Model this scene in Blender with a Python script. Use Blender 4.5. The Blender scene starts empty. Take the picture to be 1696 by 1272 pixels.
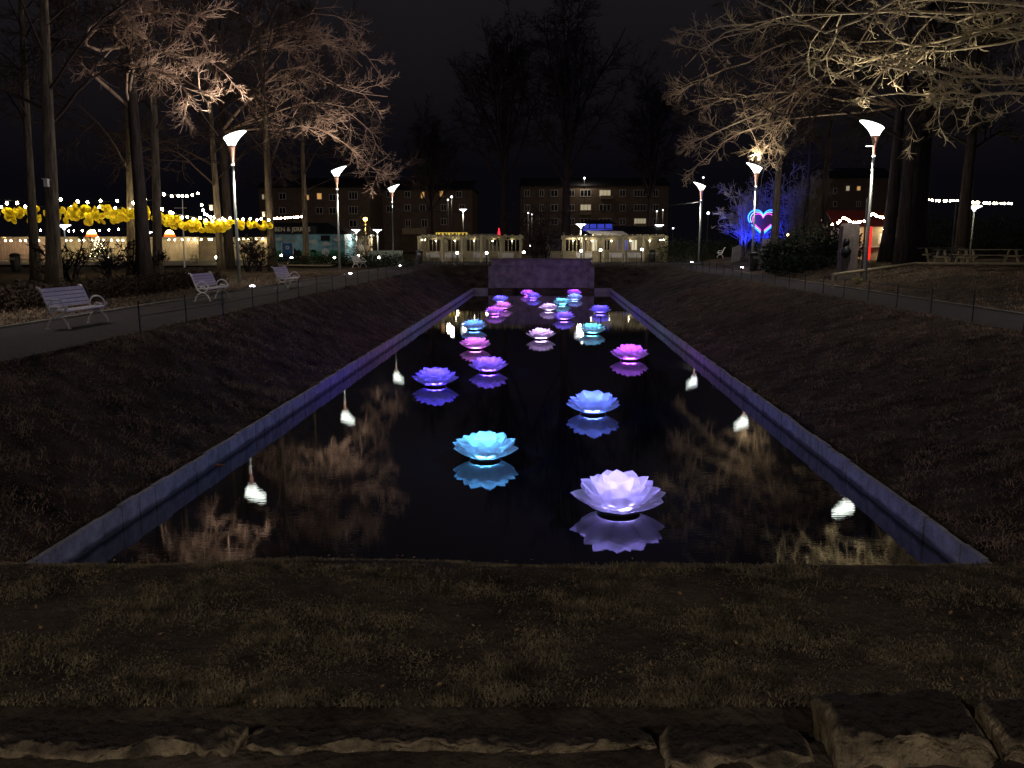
import bpy, math, random
import numpy as np
from mathutils import Vector, Matrix

S = bpy.context.scene
C = S.collection
PI = math.pi
R = math.radians

# ------------------------------------------------------------------ camera
F, W0, H0 = 1330.0, 1696.0, 1272.0
CAMZ, YAW, PITCH = 1.6, R(2.46), R(9.98)
cam = bpy.data.cameras.new('camera')
cam.sensor_width = 36.0
cam.lens = F / W0 * 36.0
cam.clip_start = 0.05
cam.clip_end = 2000
camo = bpy.data.objects.new('camera', cam)
camo.location = (0, 0, CAMZ)
camo.rotation_euler = (PI / 2 - PITCH, 0, YAW)
C.objects.link(camo)
S.camera = camo

# ------------------------------------------------------------------ night sky
w = bpy.data.worlds.new('World')
S.world = w
w.use_nodes = True
nt = w.node_tree
bg = nt.nodes['Background']
tc = nt.nodes.new('ShaderNodeTexCoord')
sx = nt.nodes.new('ShaderNodeSeparateXYZ')
nt.links.new(tc.outputs['Generated'], sx.inputs[0])
nz = nt.nodes.new('ShaderNodeTexNoise')
nz.inputs['Scale'].default_value = 2.2
nz.inputs['Detail'].default_value = 3
nt.links.new(tc.outputs['Generated'], nz.inputs['Vector'])
ad = nt.nodes.new('ShaderNodeMath'); ad.operation = 'MULTIPLY_ADD'
nt.links.new(nz.outputs['Fac'], ad.inputs[0]); ad.inputs[1].default_value = 0.22
nt.links.new(sx.outputs['Z'], ad.inputs[2])
cr = nt.nodes.new('ShaderNodeValToRGB')
nt.links.new(ad.outputs[0], cr.inputs[0])
e = cr.color_ramp.elements
e[0].position = 0.17; e[0].color = (0.0022, 0.0019, 0.0031, 1)
e[1].position = 0.40; e[1].color = (0.0105, 0.0088, 0.0105, 1)
e2 = cr.color_ramp.elements.new(.62); e2.color = (0.0040, 0.0036, 0.0052, 1)
nt.links.new(cr.outputs[0], bg.inputs[0])
bg.inputs[1].default_value = 1.0

# a very faint purple fill lamp, added to lift the darkest ground
sl = bpy.data.lights.new('fill_sun', 'SUN'); sl.energy = 0.05; sl.angle = R(30); sl.color = (0.74, 0.55, 1.0)
slo = bpy.data.objects.new('fill_sun', sl); slo.rotation_euler = (R(25), R(10), 0); C.objects.link(slo)

S.view_settings.view_transform = 'Standard'
S.view_settings.look = 'None'
S.view_settings.exposure = 0.0
S.view_settings.gamma = 1.0
cy = S.cycles
cy.use_denoising = True
cy.max_bounces = 8; cy.diffuse_bounces = 4; cy.glossy_bounces = 3
cy.transmission_bounces = 3; cy.transparent_max_bounces = 14
cy.sample_clamp_indirect = 4.0
cy.caustics_reflective = False; cy.caustics_refractive = False

# ------------------------------------------------------------------ projection helpers
RM = Matrix.Rotation(YAW, 3, 'Z') @ Matrix.Rotation(PI / 2 - PITCH, 3, 'X')
def ray(px, py):
    return RM @ Vector(((px - W0 / 2) / F, -(py - H0 / 2) / F, -1.0))
def at(px, py, Y):
    d = ray(px, py); s = Y / d.y
    return Vector((d.x * s, Y, CAMZ + d.z * s))
def gp(px, py, z):
    d = ray(px, py); s = (z - CAMZ) / d.z
    return Vector((d.x * s, d.y * s, z))

WZ = -1.55                       # water level
XL, XR, YN, YF = -4.72, 4.06, 6.5, 52.0
def sstep(a, b, x):
    t = np.clip((x - a) / (b - a), 0, 1); return t * t * (3 - 2 * t)
def hgt(x, y):
    x = np.asarray(x, float); y = np.asarray(y, float)
    dl = (XL - 0.10 - x) / 2.5
    dr = (x - XR - 0.10) / 4.2
    dn = (YN - 0.3 + 0.043 * x - y) / 2.37
    df = (y - YF - 0.2) / 3.0
    t = np.clip(np.maximum(np.maximum(dl, dr), np.maximum(dn, df)), 0, 1)
    t2 = 0.35 * t * t * (3 - 2 * t) + 0.65 * t
    z = -1.34 + 1.34 * t2
    inside = (x > XL - 0.03) & (x < XR + 0.03) & (y > YN - 0.2) & (y < YF + 0.1)
    z = np.where(inside, -2.3, z)
    z = z + 0.55 * sstep(10.6, 14.5, x) * sstep(8, 16, y) + 0.012 * np.clip(y - 70, 0, 200) * 0
    n = 0.5 * np.sin(x * 1.3 + y * .7) + 0.5 * np.sin(x * .53 - y * 1.1 + 1.7) + .4 * np.sin(2.9 * x + 1.1 * y)
    onbank = np.where((t > .02) & (t < .98), 1.0, 0.0)
    far = sstep(11.5, 15, np.abs(x))
    z = z + n * (0.035 * onbank + 0.04 * far) * np.where(inside, 0, 1)
    return z
def gz(x, y): return float(hgt(x, y))

# ------------------------------------------------------------------ materials
def newmat(name):
    m = bpy.data.materials.new(name); m.use_nodes = True
    return m, m.node_tree, m.node_tree.nodes['Principled BSDF']
def surf(name, col, rough=.6, var=.25, scale=6.0, bump=0.0, bscale=30.0, metal=0.0, col2=None, spec=.3, ridge=False):
    """procedural surface: noise mixes two tones of the colour, noise bump"""
    m, t, b = newmat(name)
    b.inputs['Roughness'].default_value = rough
    b.inputs['Metallic'].default_value = metal
    b.inputs['Specular IOR Level'].default_value = spec
    tc = t.nodes.new('ShaderNodeTexCoord')
    src = tc.outputs['Object']
    if ridge:
        mpn = t.nodes.new('ShaderNodeMapping'); mpn.inputs['Scale'].default_value = (1.6, 1.6, .22)
        t.links.new(src, mpn.inputs[0]); src = mpn.outputs[0]
    n = t.nodes.new('ShaderNodeTexNoise'); n.inputs['Scale'].default_value = scale; n.inputs['Detail'].default_value = 6
    n.inputs['Roughness'].default_value = .65
    t.links.new(src, n.inputs['Vector'])
    r = t.nodes.new('ShaderNodeValToRGB'); t.links.new(n.outputs['Fac'], r.inputs[0])
    lo = [c * (1 - var) for c in col]; hi = [min(1, c * (1 + var)) for c in (col2 or col)]
    r.color_ramp.elements[0].position = .33; r.color_ramp.elements[0].color = (*lo, 1)
    r.color_ramp.elements[1].position = .68; r.color_ramp.elements[1].color = (*hi, 1)
    t.links.new(r.outputs[0], b.inputs['Base Color'])
    if bump:
        n2 = t.nodes.new('ShaderNodeTexNoise'); n2.inputs['Scale'].default_value = bscale; n2.inputs['Detail'].default_value = 8
        t.links.new(src, n2.inputs['Vector'])
        bp = t.nodes.new('ShaderNodeBump'); bp.inputs['Strength'].default_value = bump; bp.inputs['Distance'].default_value = .05
        t.links.new(n2.outputs['Fac'], bp.inputs['Height']); t.links.new(bp.outputs[0], b.inputs['Normal'])
    return m
def glow(name, col, strength, sample=True):
    m, t, b = newmat(name)
    b.inputs['Base Color'].default_value = (*[min(c, .8) for c in col], 1)
    b.inputs['Emission Color'].default_value = (*col, 1)
    b.inputs['Emission Strength'].default_value = strength
    if not sample:
        try: m.cycles.emission_sampling = 'NONE'
        except Exception: pass
    return m

M = {}
M['ground'] = surf('ground_soil', (.030, .022, .018), .95, .55, 1.6, 1.0, 14, col2=(.060, .045, .033), spec=.05)
M['path'] = surf('path_gravel', (.048, .041, .046), .9, .25, 3.0, .5, 60, spec=.1)
M['sand'] = surf('pale_sand', (.34, .29, .21), .9, .3, 1.2, .3, 30, spec=.1)
M['grassblade'] = surf('dry_grass', (.058, .046, .029), .85, .6, 7.0, col2=(.165, .130, .078), spec=.1)
M['bankgrass'] = surf('bank_grass', (.14, .098, .074), .9, .6, 2.0, col2=(.27, .19, .13), spec=.05)
M['leaf_litter'] = surf('dead_leaf', (.22, .14, .07), .7, .5, 3.0, spec=.15)
M['stone'] = surf('rough_stone', (.13, .10, .068), .9, .5, 9.0, 1.0, 26, col2=(.25, .19, .115), spec=.15)
def shade_top(m):  # shade put into the colour: upward faces darkened, fronts left tan as if lit
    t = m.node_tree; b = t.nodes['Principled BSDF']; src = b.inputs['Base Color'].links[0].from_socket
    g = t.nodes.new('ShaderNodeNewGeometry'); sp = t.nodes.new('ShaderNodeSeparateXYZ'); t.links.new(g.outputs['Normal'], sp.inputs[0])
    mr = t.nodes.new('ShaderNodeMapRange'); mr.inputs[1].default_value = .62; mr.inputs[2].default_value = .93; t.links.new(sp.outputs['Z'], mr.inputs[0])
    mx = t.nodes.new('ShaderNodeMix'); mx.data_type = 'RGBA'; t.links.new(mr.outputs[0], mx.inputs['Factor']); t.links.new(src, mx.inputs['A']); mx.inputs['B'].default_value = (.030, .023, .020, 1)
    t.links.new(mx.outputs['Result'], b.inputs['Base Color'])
shade_top(M['stone'])
M['curb'] = surf('curb_stone', (.31, .30, .32), .75, .35, 5.0, .6, 40, spec=.2)
def dark_curb_foot(m):  # curb face turns darker towards the waterline, edge broken up by noise
    t = m.node_tree; b = t.nodes['Principled BSDF']; l = b.inputs['Base Color'].links[0]; src = l.from_socket
    tc = t.nodes.new('ShaderNodeTexCoord'); sp = t.nodes.new('ShaderNodeSeparateXYZ'); t.links.new(tc.outputs['Object'], sp.inputs[0])
    n = t.nodes.new('ShaderNodeTexNoise'); n.inputs['Scale'].default_value = 3.5; n.inputs['Detail'].default_value = 5; t.links.new(tc.outputs['Object'], n.inputs['Vector'])
    ma = t.nodes.new('ShaderNodeMath'); ma.operation = 'MULTIPLY_ADD'; t.links.new(n.outputs['Fac'], ma.inputs[0]); ma.inputs[1].default_value = -.10; t.links.new(sp.outputs['Z'], ma.inputs[2])
    mr = t.nodes.new('ShaderNodeMapRange'); mr.inputs[1].default_value = WZ - .02; mr.inputs[2].default_value = WZ + .03; t.links.new(ma.outputs[0], mr.inputs[0])
    mx = t.nodes.new('ShaderNodeMix'); mx.data_type = 'RGBA'; t.links.new(mr.outputs[0], mx.inputs['Factor']); mx.inputs['A'].default_value = (.07, .07, .07, 1); t.links.new(src, mx.inputs['B'])
    t.links.new(mx.outputs['Result'], b.inputs['Base Color'])
dark_curb_foot(M['curb'])
M['wallstone'] = surf('wall_render', (.17, .145, .145), .85, .45, 1.7, .6, 9, spec=.1)
M['bark'] = surf('bark', (.095, .075, .060), .9, .5, 6.0, 1.0, 16, col2=(.15, .122, .085), spec=.1, ridge=True)
M['darkbark'] = surf('dark_bark', (.045, .036, .034), .95, .5, 6.0, 1.0, 16, spec=.03, ridge=True)
M['twig'] = surf('twig_bark_shaded', (.040, .028, .025), .8, .3, .8, col2=(.055, .038, .032), spec=.05)  # lamp falloff put into the colour: darker copy for twigs away from lamps
M['twiglit'] = surf('twig_bark_lit', (.44, .29, .22), .8, .3, .8, col2=(.48, .34, .25), spec=.1)  # lamp light put into the tone: pale copy for limbs near the left lamps
M['twigdim'] = surf('twig_bark_dim', (.030, .025, .021), .8, .3, .8, col2=(.040, .032, .025), spec=.05)  # dim copy of the twig colour, shade included, for the right-hand trees
M['twig2'] = surf('twig_bark_lit_yellow', (.40, .35, .20), .8, .3, .8, col2=(.42, .34, .20), spec=.1)  # pale yellowish copy, lamp light painted in, over the near right lamp
M['twigwarm'] = surf('twig_bark_lit_warm', (.42, .31, .19), .8, .3, .8, col2=(.46, .35, .22), spec=.1)  # pale warm copy with lamp light in its colour, left of the heart
M['darktwig'] = surf('far_bark', (.026, .019, .024), .9, .3, .8, spec=.02)
M['white'] = surf('white_paint', (.74, .71, .69), .45, .12, 8.0, .1, 40)
M['steel'] = surf('galvanised_steel', (.20, .215, .20), .5, .2, 20, metal=.5)
M['copper'] = surf('copper_shade', (.55, .30, .22), .5, .15, 10, spec=.3)
M['black'] = surf('black_plastic', (.008, .008, .009), .5, .2, 10)
M['darkmetal'] = surf('dark_metal', (.02, .02, .021), .5, .2, 12)
M['wood'] = surf('pale_timber', (.40, .34, .22), .7, .25, 5, .2, 30)
M['darkroof'] = surf('dark_roof', (.018, .018, .022), .7, .3, 3)
M['brick'] = surf('facade_brick', (.20, .150, .115), .9, .2, 1.2, .3, 8, spec=.05)
M['pane'] = surf('window_dark', (.006, .007, .010), .3, .2, 3, spec=.2)
M['beige'] = surf('beige_boards', (.52, .42, .27), .8, .2, 2.2, .2, 10, spec=.1)
M['pinkish'] = surf('pinkish_boards', (.48, .33, .25), .8, .2, 2.2, .2, 10, spec=.1)
M['hedge'] = surf('hedge_leaf', (.020, .026, .014), .7, .4, 4, spec=.1)
M['hedgebrown'] = surf('hedge_twigs', (.060, .042, .032), .85, .4, 4, spec=.1)
M['rhodo'] = surf('rhododendron_leaf', (.018, .026, .017), .6, .4, 6, spec=.1)
M['concrete'] = surf('grey_concrete', (.22, .21, .20), .9, .25, 3, .4, 25, spec=.1)
M['monument'] = surf('monument_stone', (.13, .11, .10), .85, .3, 5, .4, 20, spec=.1)
M['red'] = surf('red_paint', (.07, .010, .010), .5, .1, 5)
M['lampglow'] = glow('lamp_shade_glow', (.90, 1.0, .90), 3.6)
M['collarglow'] = glow('collar_light', (1.0, .95, .85), 1.2)
M['spotglow'] = glow('ground_spot_glow', (1.0, .90, .95), 26)
M['bulb'] = glow('warm_bulb', (1.0, .84, .52), 85)
M['bulbfar'] = glow('warm_bulb_far', (1.0, .82, .52), 105)
M['bollardglow'] = glow('bollard_glow', (1.0, .97, .80), 42)
M['discglow'] = glow('disc_lamp_glow', (.92, .95, 1.0), 4)
M['orangeglow'] = glow('sodium_glow', (1.0, .50, .07), 30)
M['downglow'] = glow('downlight_glow', (1.0, .93, .62), 70)
M['winwarm'] = glow('lit_window', (1.0, .50, .15), .55, False)
M['winpale'] = glow('pale_lit_window', (1.0, .85, .55), .30, False)
M['domeglow'] = glow('dome_glow', (1.0, .62, .22), 9)
M['domeorange'] = glow('dome_orange', (1.0, .16, .02), 1.6)
M['neonblue'] = glow('neon_blue', (.02, .20, 1.0), 4.5)
M['neonwhite'] = glow('neon_white', (.30, .45, 1.0), 2.4)
M['neonpink'] = glow('neon_pink', (1.0, .08, .62), 1.6)
M['bluelit'] = glow('blue_band_glow', (.05, .08, 1.0), .35)
M['flagred'] = glow('red_glow', (1.0, .03, .06), 1.6, False)
M['flagyellow'] = glow('yellow_glow', (1.0, .55, .04), 1.6, False)
M['yellowsign'] = glow('yellow_sign', (1.0, .66, .10), .6, False)
M['kioskwin'] = glow('kiosk_window', (1.0, .88, .60), .7)

def yellow_mat():
    m, t, b = newmat('yellow_paper')
    out = t.nodes['Material Output']
    b.inputs['Base Color'].default_value = (.85, .66, .02, 1); b.inputs['Roughness'].default_value = .7
    tr = t.nodes.new('ShaderNodeBsdfTranslucent'); tr.inputs[0].default_value = (.85, .64, .02, 1)
    mx = t.nodes.new('ShaderNodeMixShader'); mx.inputs[0].default_value = .5
    t.links.new(b.outputs[0], mx.inputs[1]); t.links.new(tr.outputs[0], mx.inputs[2]); t.links.new(mx.outputs[0], out.inputs[0])
    return m
M['yellow'] = yellow_mat()

def petal_mat():
    m, t, b = newmat('lotus_petal')
    out = t.nodes['Material Output']
    df = t.nodes.new('ShaderNodeBsdfDiffuse'); df.inputs[0].default_value = (.82, .82, .84, 1)
    tr = t.nodes.new('ShaderNodeBsdfTranslucent'); tr.inputs[0].default_value = (.82, .82, .84, 1)
    tp = t.nodes.new('ShaderNodeBsdfTransparent')
    m1 = t.nodes.new('ShaderNodeMixShader'); m1.inputs[0].default_value = .52
    m2 = t.nodes.new('ShaderNodeMixShader')
    # slightly fibrous frosted sheet: thickness varies a little
    tc = t.nodes.new('ShaderNodeTexCoord')
    n = t.nodes.new('ShaderNodeTexNoise'); n.inputs['Scale'].default_value = 9; n.inputs['Detail'].default_value = 4
    t.links.new(tc.outputs['Object'], n.inputs['Vector'])
    mp = t.nodes.new('ShaderNodeMapRange'); mp.inputs[1].default_value = .3; mp.inputs[2].default_value = .7
    mp.inputs[3].default_value = .14; mp.inputs[4].default_value = .24
    t.links.new(n.outputs['Fac'], mp.inputs[0]); t.links.new(mp.outputs[0], m2.inputs[0])
    t.links.new(df.outputs[0], m1.inputs[1]); t.links.new(tr.outputs[0], m1.inputs[2])
    t.links.new(m1.outputs[0], m2.inputs[1]); t.links.new(tp.outputs[0], m2.inputs[2]); t.links.new(m2.outputs[0], out.inputs[0])
    return m
M['petal'] = petal_mat()

def water_mat():
    m, t, b = newmat('dark_water')
    out = t.nodes['Material Output']
    df = t.nodes.new('ShaderNodeBsdfDiffuse'); df.inputs[0].default_value = (.006, .006, .010, 1)
    gl = t.nodes.new('ShaderNodeBsdfGlossy'); gl.inputs['Roughness'].default_value = 0.0; gl.inputs[0].default_value = (1, 1, 1, 1)
    lw = t.nodes.new('ShaderNodeFresnel'); lw.inputs[0].default_value = 1.33
    mr = t.nodes.new('ShaderNodeMapRange'); mr.inputs[1].default_value = .02; mr.inputs[2].default_value = .7
    mr.inputs[3].default_value = .23; mr.inputs[4].default_value = .88
    t.links.new(lw.outputs[0], mr.inputs[0])
    mx = t.nodes.new('ShaderNodeMixShader'); t.links.new(mr.outputs[0], mx.inputs[0])
    tc = t.nodes.new('ShaderNodeTexCoord')
    mpg = t.nodes.new('ShaderNodeMapping'); mpg.inputs['Scale'].default_value = (1.6, 9.0, 1)
    t.links.new(tc.outputs['Object'], mpg.inputs[0])
    n = t.nodes.new('ShaderNodeTexNoise'); n.inputs['Scale'].default_value = 2.6; n.inputs['Detail'].default_value = 3
    t.links.new(mpg.outputs[0], n.inputs['Vector'])
    bp = t.nodes.new('ShaderNodeBump'); bp.inputs['Strength'].default_value = .006; bp.inputs['Distance'].default_value = .05
    t.links.new(n.outputs['Fac'], bp.inputs['Height']); t.links.new(bp.outputs[0], gl.inputs['Normal'])
    t.links.new(df.outputs[0], mx.inputs[1]); t.links.new(gl.outputs[0], mx.inputs[2]); t.links.new(mx.outputs[0], out.inputs[0])
    return m
M['water'] = water_mat()

# ------------------------------------------------------------------ mesh builder
class MB:
    def __init__(s): s.v = []; s.f = []
    def add(s, vs, fs):
        o = len(s.v); s.v.extend([tuple(p) for p in vs]); s.f.extend([tuple(i + o for i in q) for q in fs]); return s
    def box(s, c, d, rz=0, rx=0, ry=0):
        hx, hy, hz = d[0] / 2, d[1] / 2, d[2] / 2
        m = Matrix.Translation(c) @ Matrix.Rotation(rz, 4, 'Z') @ Matrix.Rotation(ry, 4, 'Y') @ Matrix.Rotation(rx, 4, 'X')
        vs = [m @ Vector((x, y, z)) for x in (-hx, hx) for y in (-hy, hy) for z in (-hz, hz)]
        return s.add(vs, [(0, 1, 3, 2), (4, 6, 7, 5), (0, 4, 5, 1), (2, 3, 7, 6), (0, 2, 6, 4), (1, 5, 7, 3)])
    def bx(s, x0, x1, y0, y1, z0, z1):
        return s.box(((x0 + x1) / 2, (y0 + y1) / 2, (z0 + z1) / 2), (x1 - x0, y1 - y0, z1 - z0))
    def tube(s, pts, rad, n=8, caps=True):
        pts = [Vector(p) for p in pts]; k = len(pts)
        if not hasattr(rad, '__len__'): rad = [rad] * k
        vs = []; fs = []
        t0 = (pts[1] - pts[0]).normalized()
        u = t0.cross(Vector((0, 0, 1)))
        if u.length < .05: u = t0.cross(Vector((0, 1, 0)))
        u.normalize()
        for i in range(k):
            t = (pts[min(i + 1, k - 1)] - pts[max(i - 1, 0)]).normalized()
            u = (u - t * u.dot(t)).normalized(); v = t.cross(u)
            for j in range(n):
                a = 2 * PI * j / n
                vs.append(pts[i] + (u * math.cos(a) + v * math.sin(a)) * rad[i])
        for i in range(k - 1):
            for j in range(n):
                fs.append((i * n + j, i * n + (j + 1) % n, (i + 1) * n + (j + 1) % n, (i + 1) * n + j))
        if caps: fs.append(tuple(range(n - 1, -1, -1))); fs.append(tuple((k - 1) * n + j for j in range(n)))
        return s.add(vs, fs)
    def lathe(s, prof, n=20, c=(0, 0, 0)):
        vs = []; fs = []; k = len(prof)
        for r, z in prof:
            for j in range(n):
                a = 2 * PI * j / n; vs.append((c[0] + r * math.cos(a), c[1] + r * math.sin(a), c[2] + z))
        for i in range(k - 1):
            for j in range(n): fs.append((i * n + j, i * n + (j + 1) % n, (i + 1) * n + (j + 1) % n, (i + 1) * n + j))
        fs.append(tuple(range(n - 1, -1, -1))); fs.append(tuple((k - 1) * n + j for j in range(n)))
        return s.add(vs, fs)
    def prism(s, pts, axis_pts):
        """closed outline of 3D points swept by vector"""
        k = len(pts); d = Vector(axis_pts)
        vs = [Vector(p) for p in pts] + [Vector(p) + d for p in pts]
        fs = [tuple(range(k - 1, -1, -1)), tuple(range(k, 2 * k))]
        for i in range(k): fs.append((i, (i + 1) % k, k + (i + 1) % k, k + i))
        return s.add(vs, fs)
    def ball(s, c, r, n=8, k=5, sz=1.0):
        prof = [(max(r * math.sin(PI * i / k), r * .02), -r * sz * math.cos(PI * i / k)) for i in range(k + 1)]
        return s.lathe(prof, n, c)
    def mesh(s, name, m, smooth=False):
        me = bpy.data.meshes.new(name); me.from_pydata(s.v, [], s.f); me.validate(); me.update()
        if m: me.materials.append(m)
        if smooth: me.polygons.foreach_set('use_smooth', [True] * len(me.polygons))
        return me
    def build(s, name, m, parent=None, smooth=False, loc=None):
        return put(name, s.mesh(name, m, smooth), parent, loc)

def put(name, me, parent=None, loc=None, rz=0):
    o = bpy.data.objects.new(name, me); C.objects.link(o)
    if parent is not None: o.parent = parent
    if loc is not None: o.location = loc
    if rz: o.rotation_euler = (0, 0, rz)
    return o
def tag(o, label, cat, group=None):
    o['label'] = label; o['category'] = cat
    if group: o['group'] = group
    return o
def thing(name, label, cat, loc=(0, 0, 0), rz=0, group=None):
    o = bpy.data.objects.new(name, None); C.objects.link(o); o.empty_display_size = .2
    o.location = loc; o.rotation_euler = (0, 0, rz)
    return tag(o, label, cat, group)
def struct(o, kind='structure'): o['kind'] = kind; return o
def dup(root, loc, rz=0, label=None, scale=None):
    r = root.copy(); C.objects.link(r); r.location = loc; r.rotation_euler = (0, 0, rz)
    if label: r['label'] = label
    if scale: r.scale = (scale,) * 3 if not hasattr(scale, '__len__') else scale
    for ch in list(root.children):
        c = ch.copy(); C.objects.link(c); c.parent = r
        for g in list(ch.children):
            d = g.copy(); C.objects.link(d); d.parent = c
    return r
def light(kind, parent, loc, power, col, radius=.05, **kw):
    l = bpy.data.lights.new('lamp_light', kind); l.energy = power; l.color = col; l.shadow_soft_size = radius
    o = bpy.data.objects.new('lamp_light', l); C.objects.link(o); o.parent = parent; o.location = loc
    for k, v in kw.items():
        if k == 'rot': o.rotation_euler = v
        else: setattr(l, k, v)
    return o

def npmesh(name, verts, faces, m, smooth=False):
    """verts (n,3), faces (m,k) with constant k"""
    me = bpy.data.meshes.new(name)
    verts = np.asarray(verts, np.float32); faces = np.asarray(faces, np.int32)
    k = faces.shape[1]
    me.vertices.add(len(verts)); me.vertices.foreach_set('co', verts.ravel())
    me.loops.add(faces.size); me.loops.foreach_set('vertex_index', faces.ravel())
    me.polygons.add(len(faces)); me.polygons.foreach_set('loop_start', np.arange(0, faces.size, k, dtype=np.int32))
    if smooth: me.polygons.foreach_set('use_smooth', np.ones(len(faces), bool))
    me.materials.append(m); me.update(calc_edges=True)
    return me
def text_mesh(name, body, size, m, extrude=.01):
    cu = bpy.data.curves.new(name, 'FONT'); cu.body = body; cu.size = size; cu.extrude = extrude
    cu.align_x = 'CENTER'; cu.align_y = 'CENTER'; cu.resolution_u = 2
    o = bpy.data.objects.new(name, cu); C.objects.link(o)
    dg = bpy.context.evaluated_depsgraph_get()
    me = bpy.data.meshes.new_from_object(o.evaluated_get(dg))
    bpy.data.objects.remove(o); bpy.data.curves.remove(cu)
    me.name = name; me.materials.clear(); me.materials.append(m)
    return me

# ------------------------------------------------------------------ the setting: ground, paths, water
def axis(*segs):
    out = []
    for a, b, st in segs: out += list(np.arange(a, b, st))
    out.append(segs[-1][1]); return np.array(sorted(set(np.round(out, 4))))
xs = axis((-400, -60, 40), (-60, -20, 2), (-20, -8, .5), (-8, -4.78, .15), (-4.78, -4.74, .04), (-4.74, 4.08, .4), (4.08, 4.12, .04), (4.12, 9, .2), (9, 20, .5), (20, 60, 2), (60, 400, 40))
ys = axis((-60, -4, 4), (-4, 1, .5), (1, 6.2, .1), (6.2, 6.32, .1), (6.32, 52.1, .5), (52.1, 52.2, .1), (52.2, 56, .3), (56, 110, 2), (110, 700, 50))
X, Y = np.meshgrid(xs, ys)
Z = hgt(X, Y)
# the foreground steps down in front of the old stone edging
YS = Y - 0.043 * X
Z = Z - 0.16 * (1 - sstep(2.08, 2.26, YS)) * (Y > -5)
Z = Z - 0.05 * sstep(2.36, 2.44, YS) * (1 - sstep(2.50, 2.68, YS))
V = np.stack([X, Y, Z], -1).reshape(-1, 3)
ny, nx = X.shape
i = np.arange(ny - 1)[:, None] * nx + np.arange(nx - 1)[None, :]
Fq = np.stack([i, i + 1, i + nx + 1, i + nx], -1).reshape(-1, 4)
struct(put('ground', npmesh('ground', V, Fq, M['ground'], True)))

def strip(name, x0, x1, y0, y1, dz, m='path'):
    yy = np.arange(y0, y1 + .01, .5); vv = []
    xx = np.linspace(x0, x1, 8)
    for y in yy:
        for x in xx: vv.append((x, y, gz(x, y) + dz))
    n = 8; q = [(a * n + b, a * n + b + 1, (a + 1) * n + b + 1, (a + 1) * n + b) for a in range(len(yy) - 1) for b in range(n - 1)]
    return struct(put(name, npmesh(name, vv, q, M[m], True)))
strip('gravel_path', -10.15, -7.35, 4, 58, .012)
strip('gravel_path', 8.55, 10.55, 4, 58, .012)
strip('gravel_terrace', -14, 16, 58.5, 74, .010)
strip('market_ground', -54, -14.4, 53, 67.5, .11, 'sand')

wm = MB(); wm.add([(XL, YN, WZ), (XR, YN, WZ), (XR, YF, WZ), (XL, YF, WZ)], [(0, 1, 2, 3)])
struct(wm.build('water', M['water']))

# pool curbs: long stone kerbs with vertical joints
def curb(x0, x1, label):
    t = thing('pool_curb', label, 'kerb', (0, 0, 0), 0, 'stone kerbs along the pool')
    b = MB(); y = YN; rng = random.Random(int(x0 * 10))
    while y < YF - .1:
        l = .38; j = rng.uniform(-.007, .007)
        b.bx(x0 + j, x1 + j, y + .006, min(y + l, YF) - .006, -2.0, WZ + .250 + rng.uniform(-.012, .012)); y += l
    b.build('kerb_stones', M['curb'], t)
    return t
curb(XL - .062, XL, 'pale stone kerb along the left edge of the pool')
curb(XR, XR + .062, 'pale stone kerb along the right edge of the pool')

# far end wall
t = thing('stone_wall', 'low rendered stone wall with projecting coping closing the far end of the pool', 'wall', (0, 52.3, 0))
xa, xb = at(817, 440, 52).x, at(976, 440, 52).x
b = MB(); b.bx(xa, xb, .05, .75, -2.2, .12); b.build('wall_body', M['wallstone'], t)
b = MB(); b.bx(xa - .12, xb + .12, -.05, .85, .123, .50); b.build('coping_band', M['wallstone'], t)
b = MB(); b.bx(xa - .22, xb + .22, -.13, .93, .503, .60); b.build('coping_cap', M['monument'], t)
b = MB(); b.bx(xa - .35, xa - .003, 0, .8, -2.2, .10); b.build('pier', M['wallstone'], t)
b = MB(); b.bx(xb + .003, xb + .35, 0, .8, -2.2, .10); b.build('pier', M['wallstone'], t)
for x0, x1, lb in ((XL - .062, xa - .36, 'low grey retaining strip left of the far end wall'), (xb + .36, XR + .062, 'low grey retaining strip right of the far end wall')):
    b = MB(); b.bx(x0, x1, 0, .3, -2.2, WZ + .26); o = b.build('retaining_strip', M['concrete'], loc=(0, YF + .02, 0))
    tag(o, lb, 'kerb', 'retaining strips at the far end of the pool')

# kerb line edging at the outer side of the paths
for x, y0, y1, lb in ((-10.22, 4, 57, 'thin pale kerb strip along the outer edge of the left path'), (10.62, 4, 57, 'thin pale kerb strip along the outer edge of the right path')):
    b = MB(); y = y0
    while y < y1:
        b.bx(-.045, .045, y, y + 1.49, -.1, .055); y += 1.5
    tag(b.build('path_edging', M['concrete'], loc=(x, 0, 0)), lb, 'kerb', 'kerb strips along the paths')

# ------------------------------------------------------------------ lotus lanterns
def petal_mesh(L, Wd, r0, z0, r1, z1, curl, name='petal'):
    nu, nv = 10, 8; vs = []; fs = []
    for i in range(nu + 1):
        u = i / nu
        r = r0 + (r1 - r0) * (u ** .9); z = z0 + (z1 - z0) * (u ** curl)
        uu = .16 + .84 * u
        wd = Wd * (math.sin(PI * uu ** .85) ** .62 if uu < .60 else (1 - ((uu - .50) / .50) ** 2.1) ** .80) if u < 1 else Wd * .012
        for j in range(nv + 1):
            v = (j / nv - .5) * 2
            cup = (v * v) * wd * .42
            vs.append((r - cup * .55 * (1 - .3 * u), v * wd * .5, z + cup * .55 * (1 - .5 * u)))
    for i in range(nu):
        for j in range(nv):
            a = i * (nv + 1) + j; fs.append((a, a + 1, a + nv + 2, a + nv + 1))
    m = MB(); m.add(vs, fs); return m.mesh(name, M['petal'], True)
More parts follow.
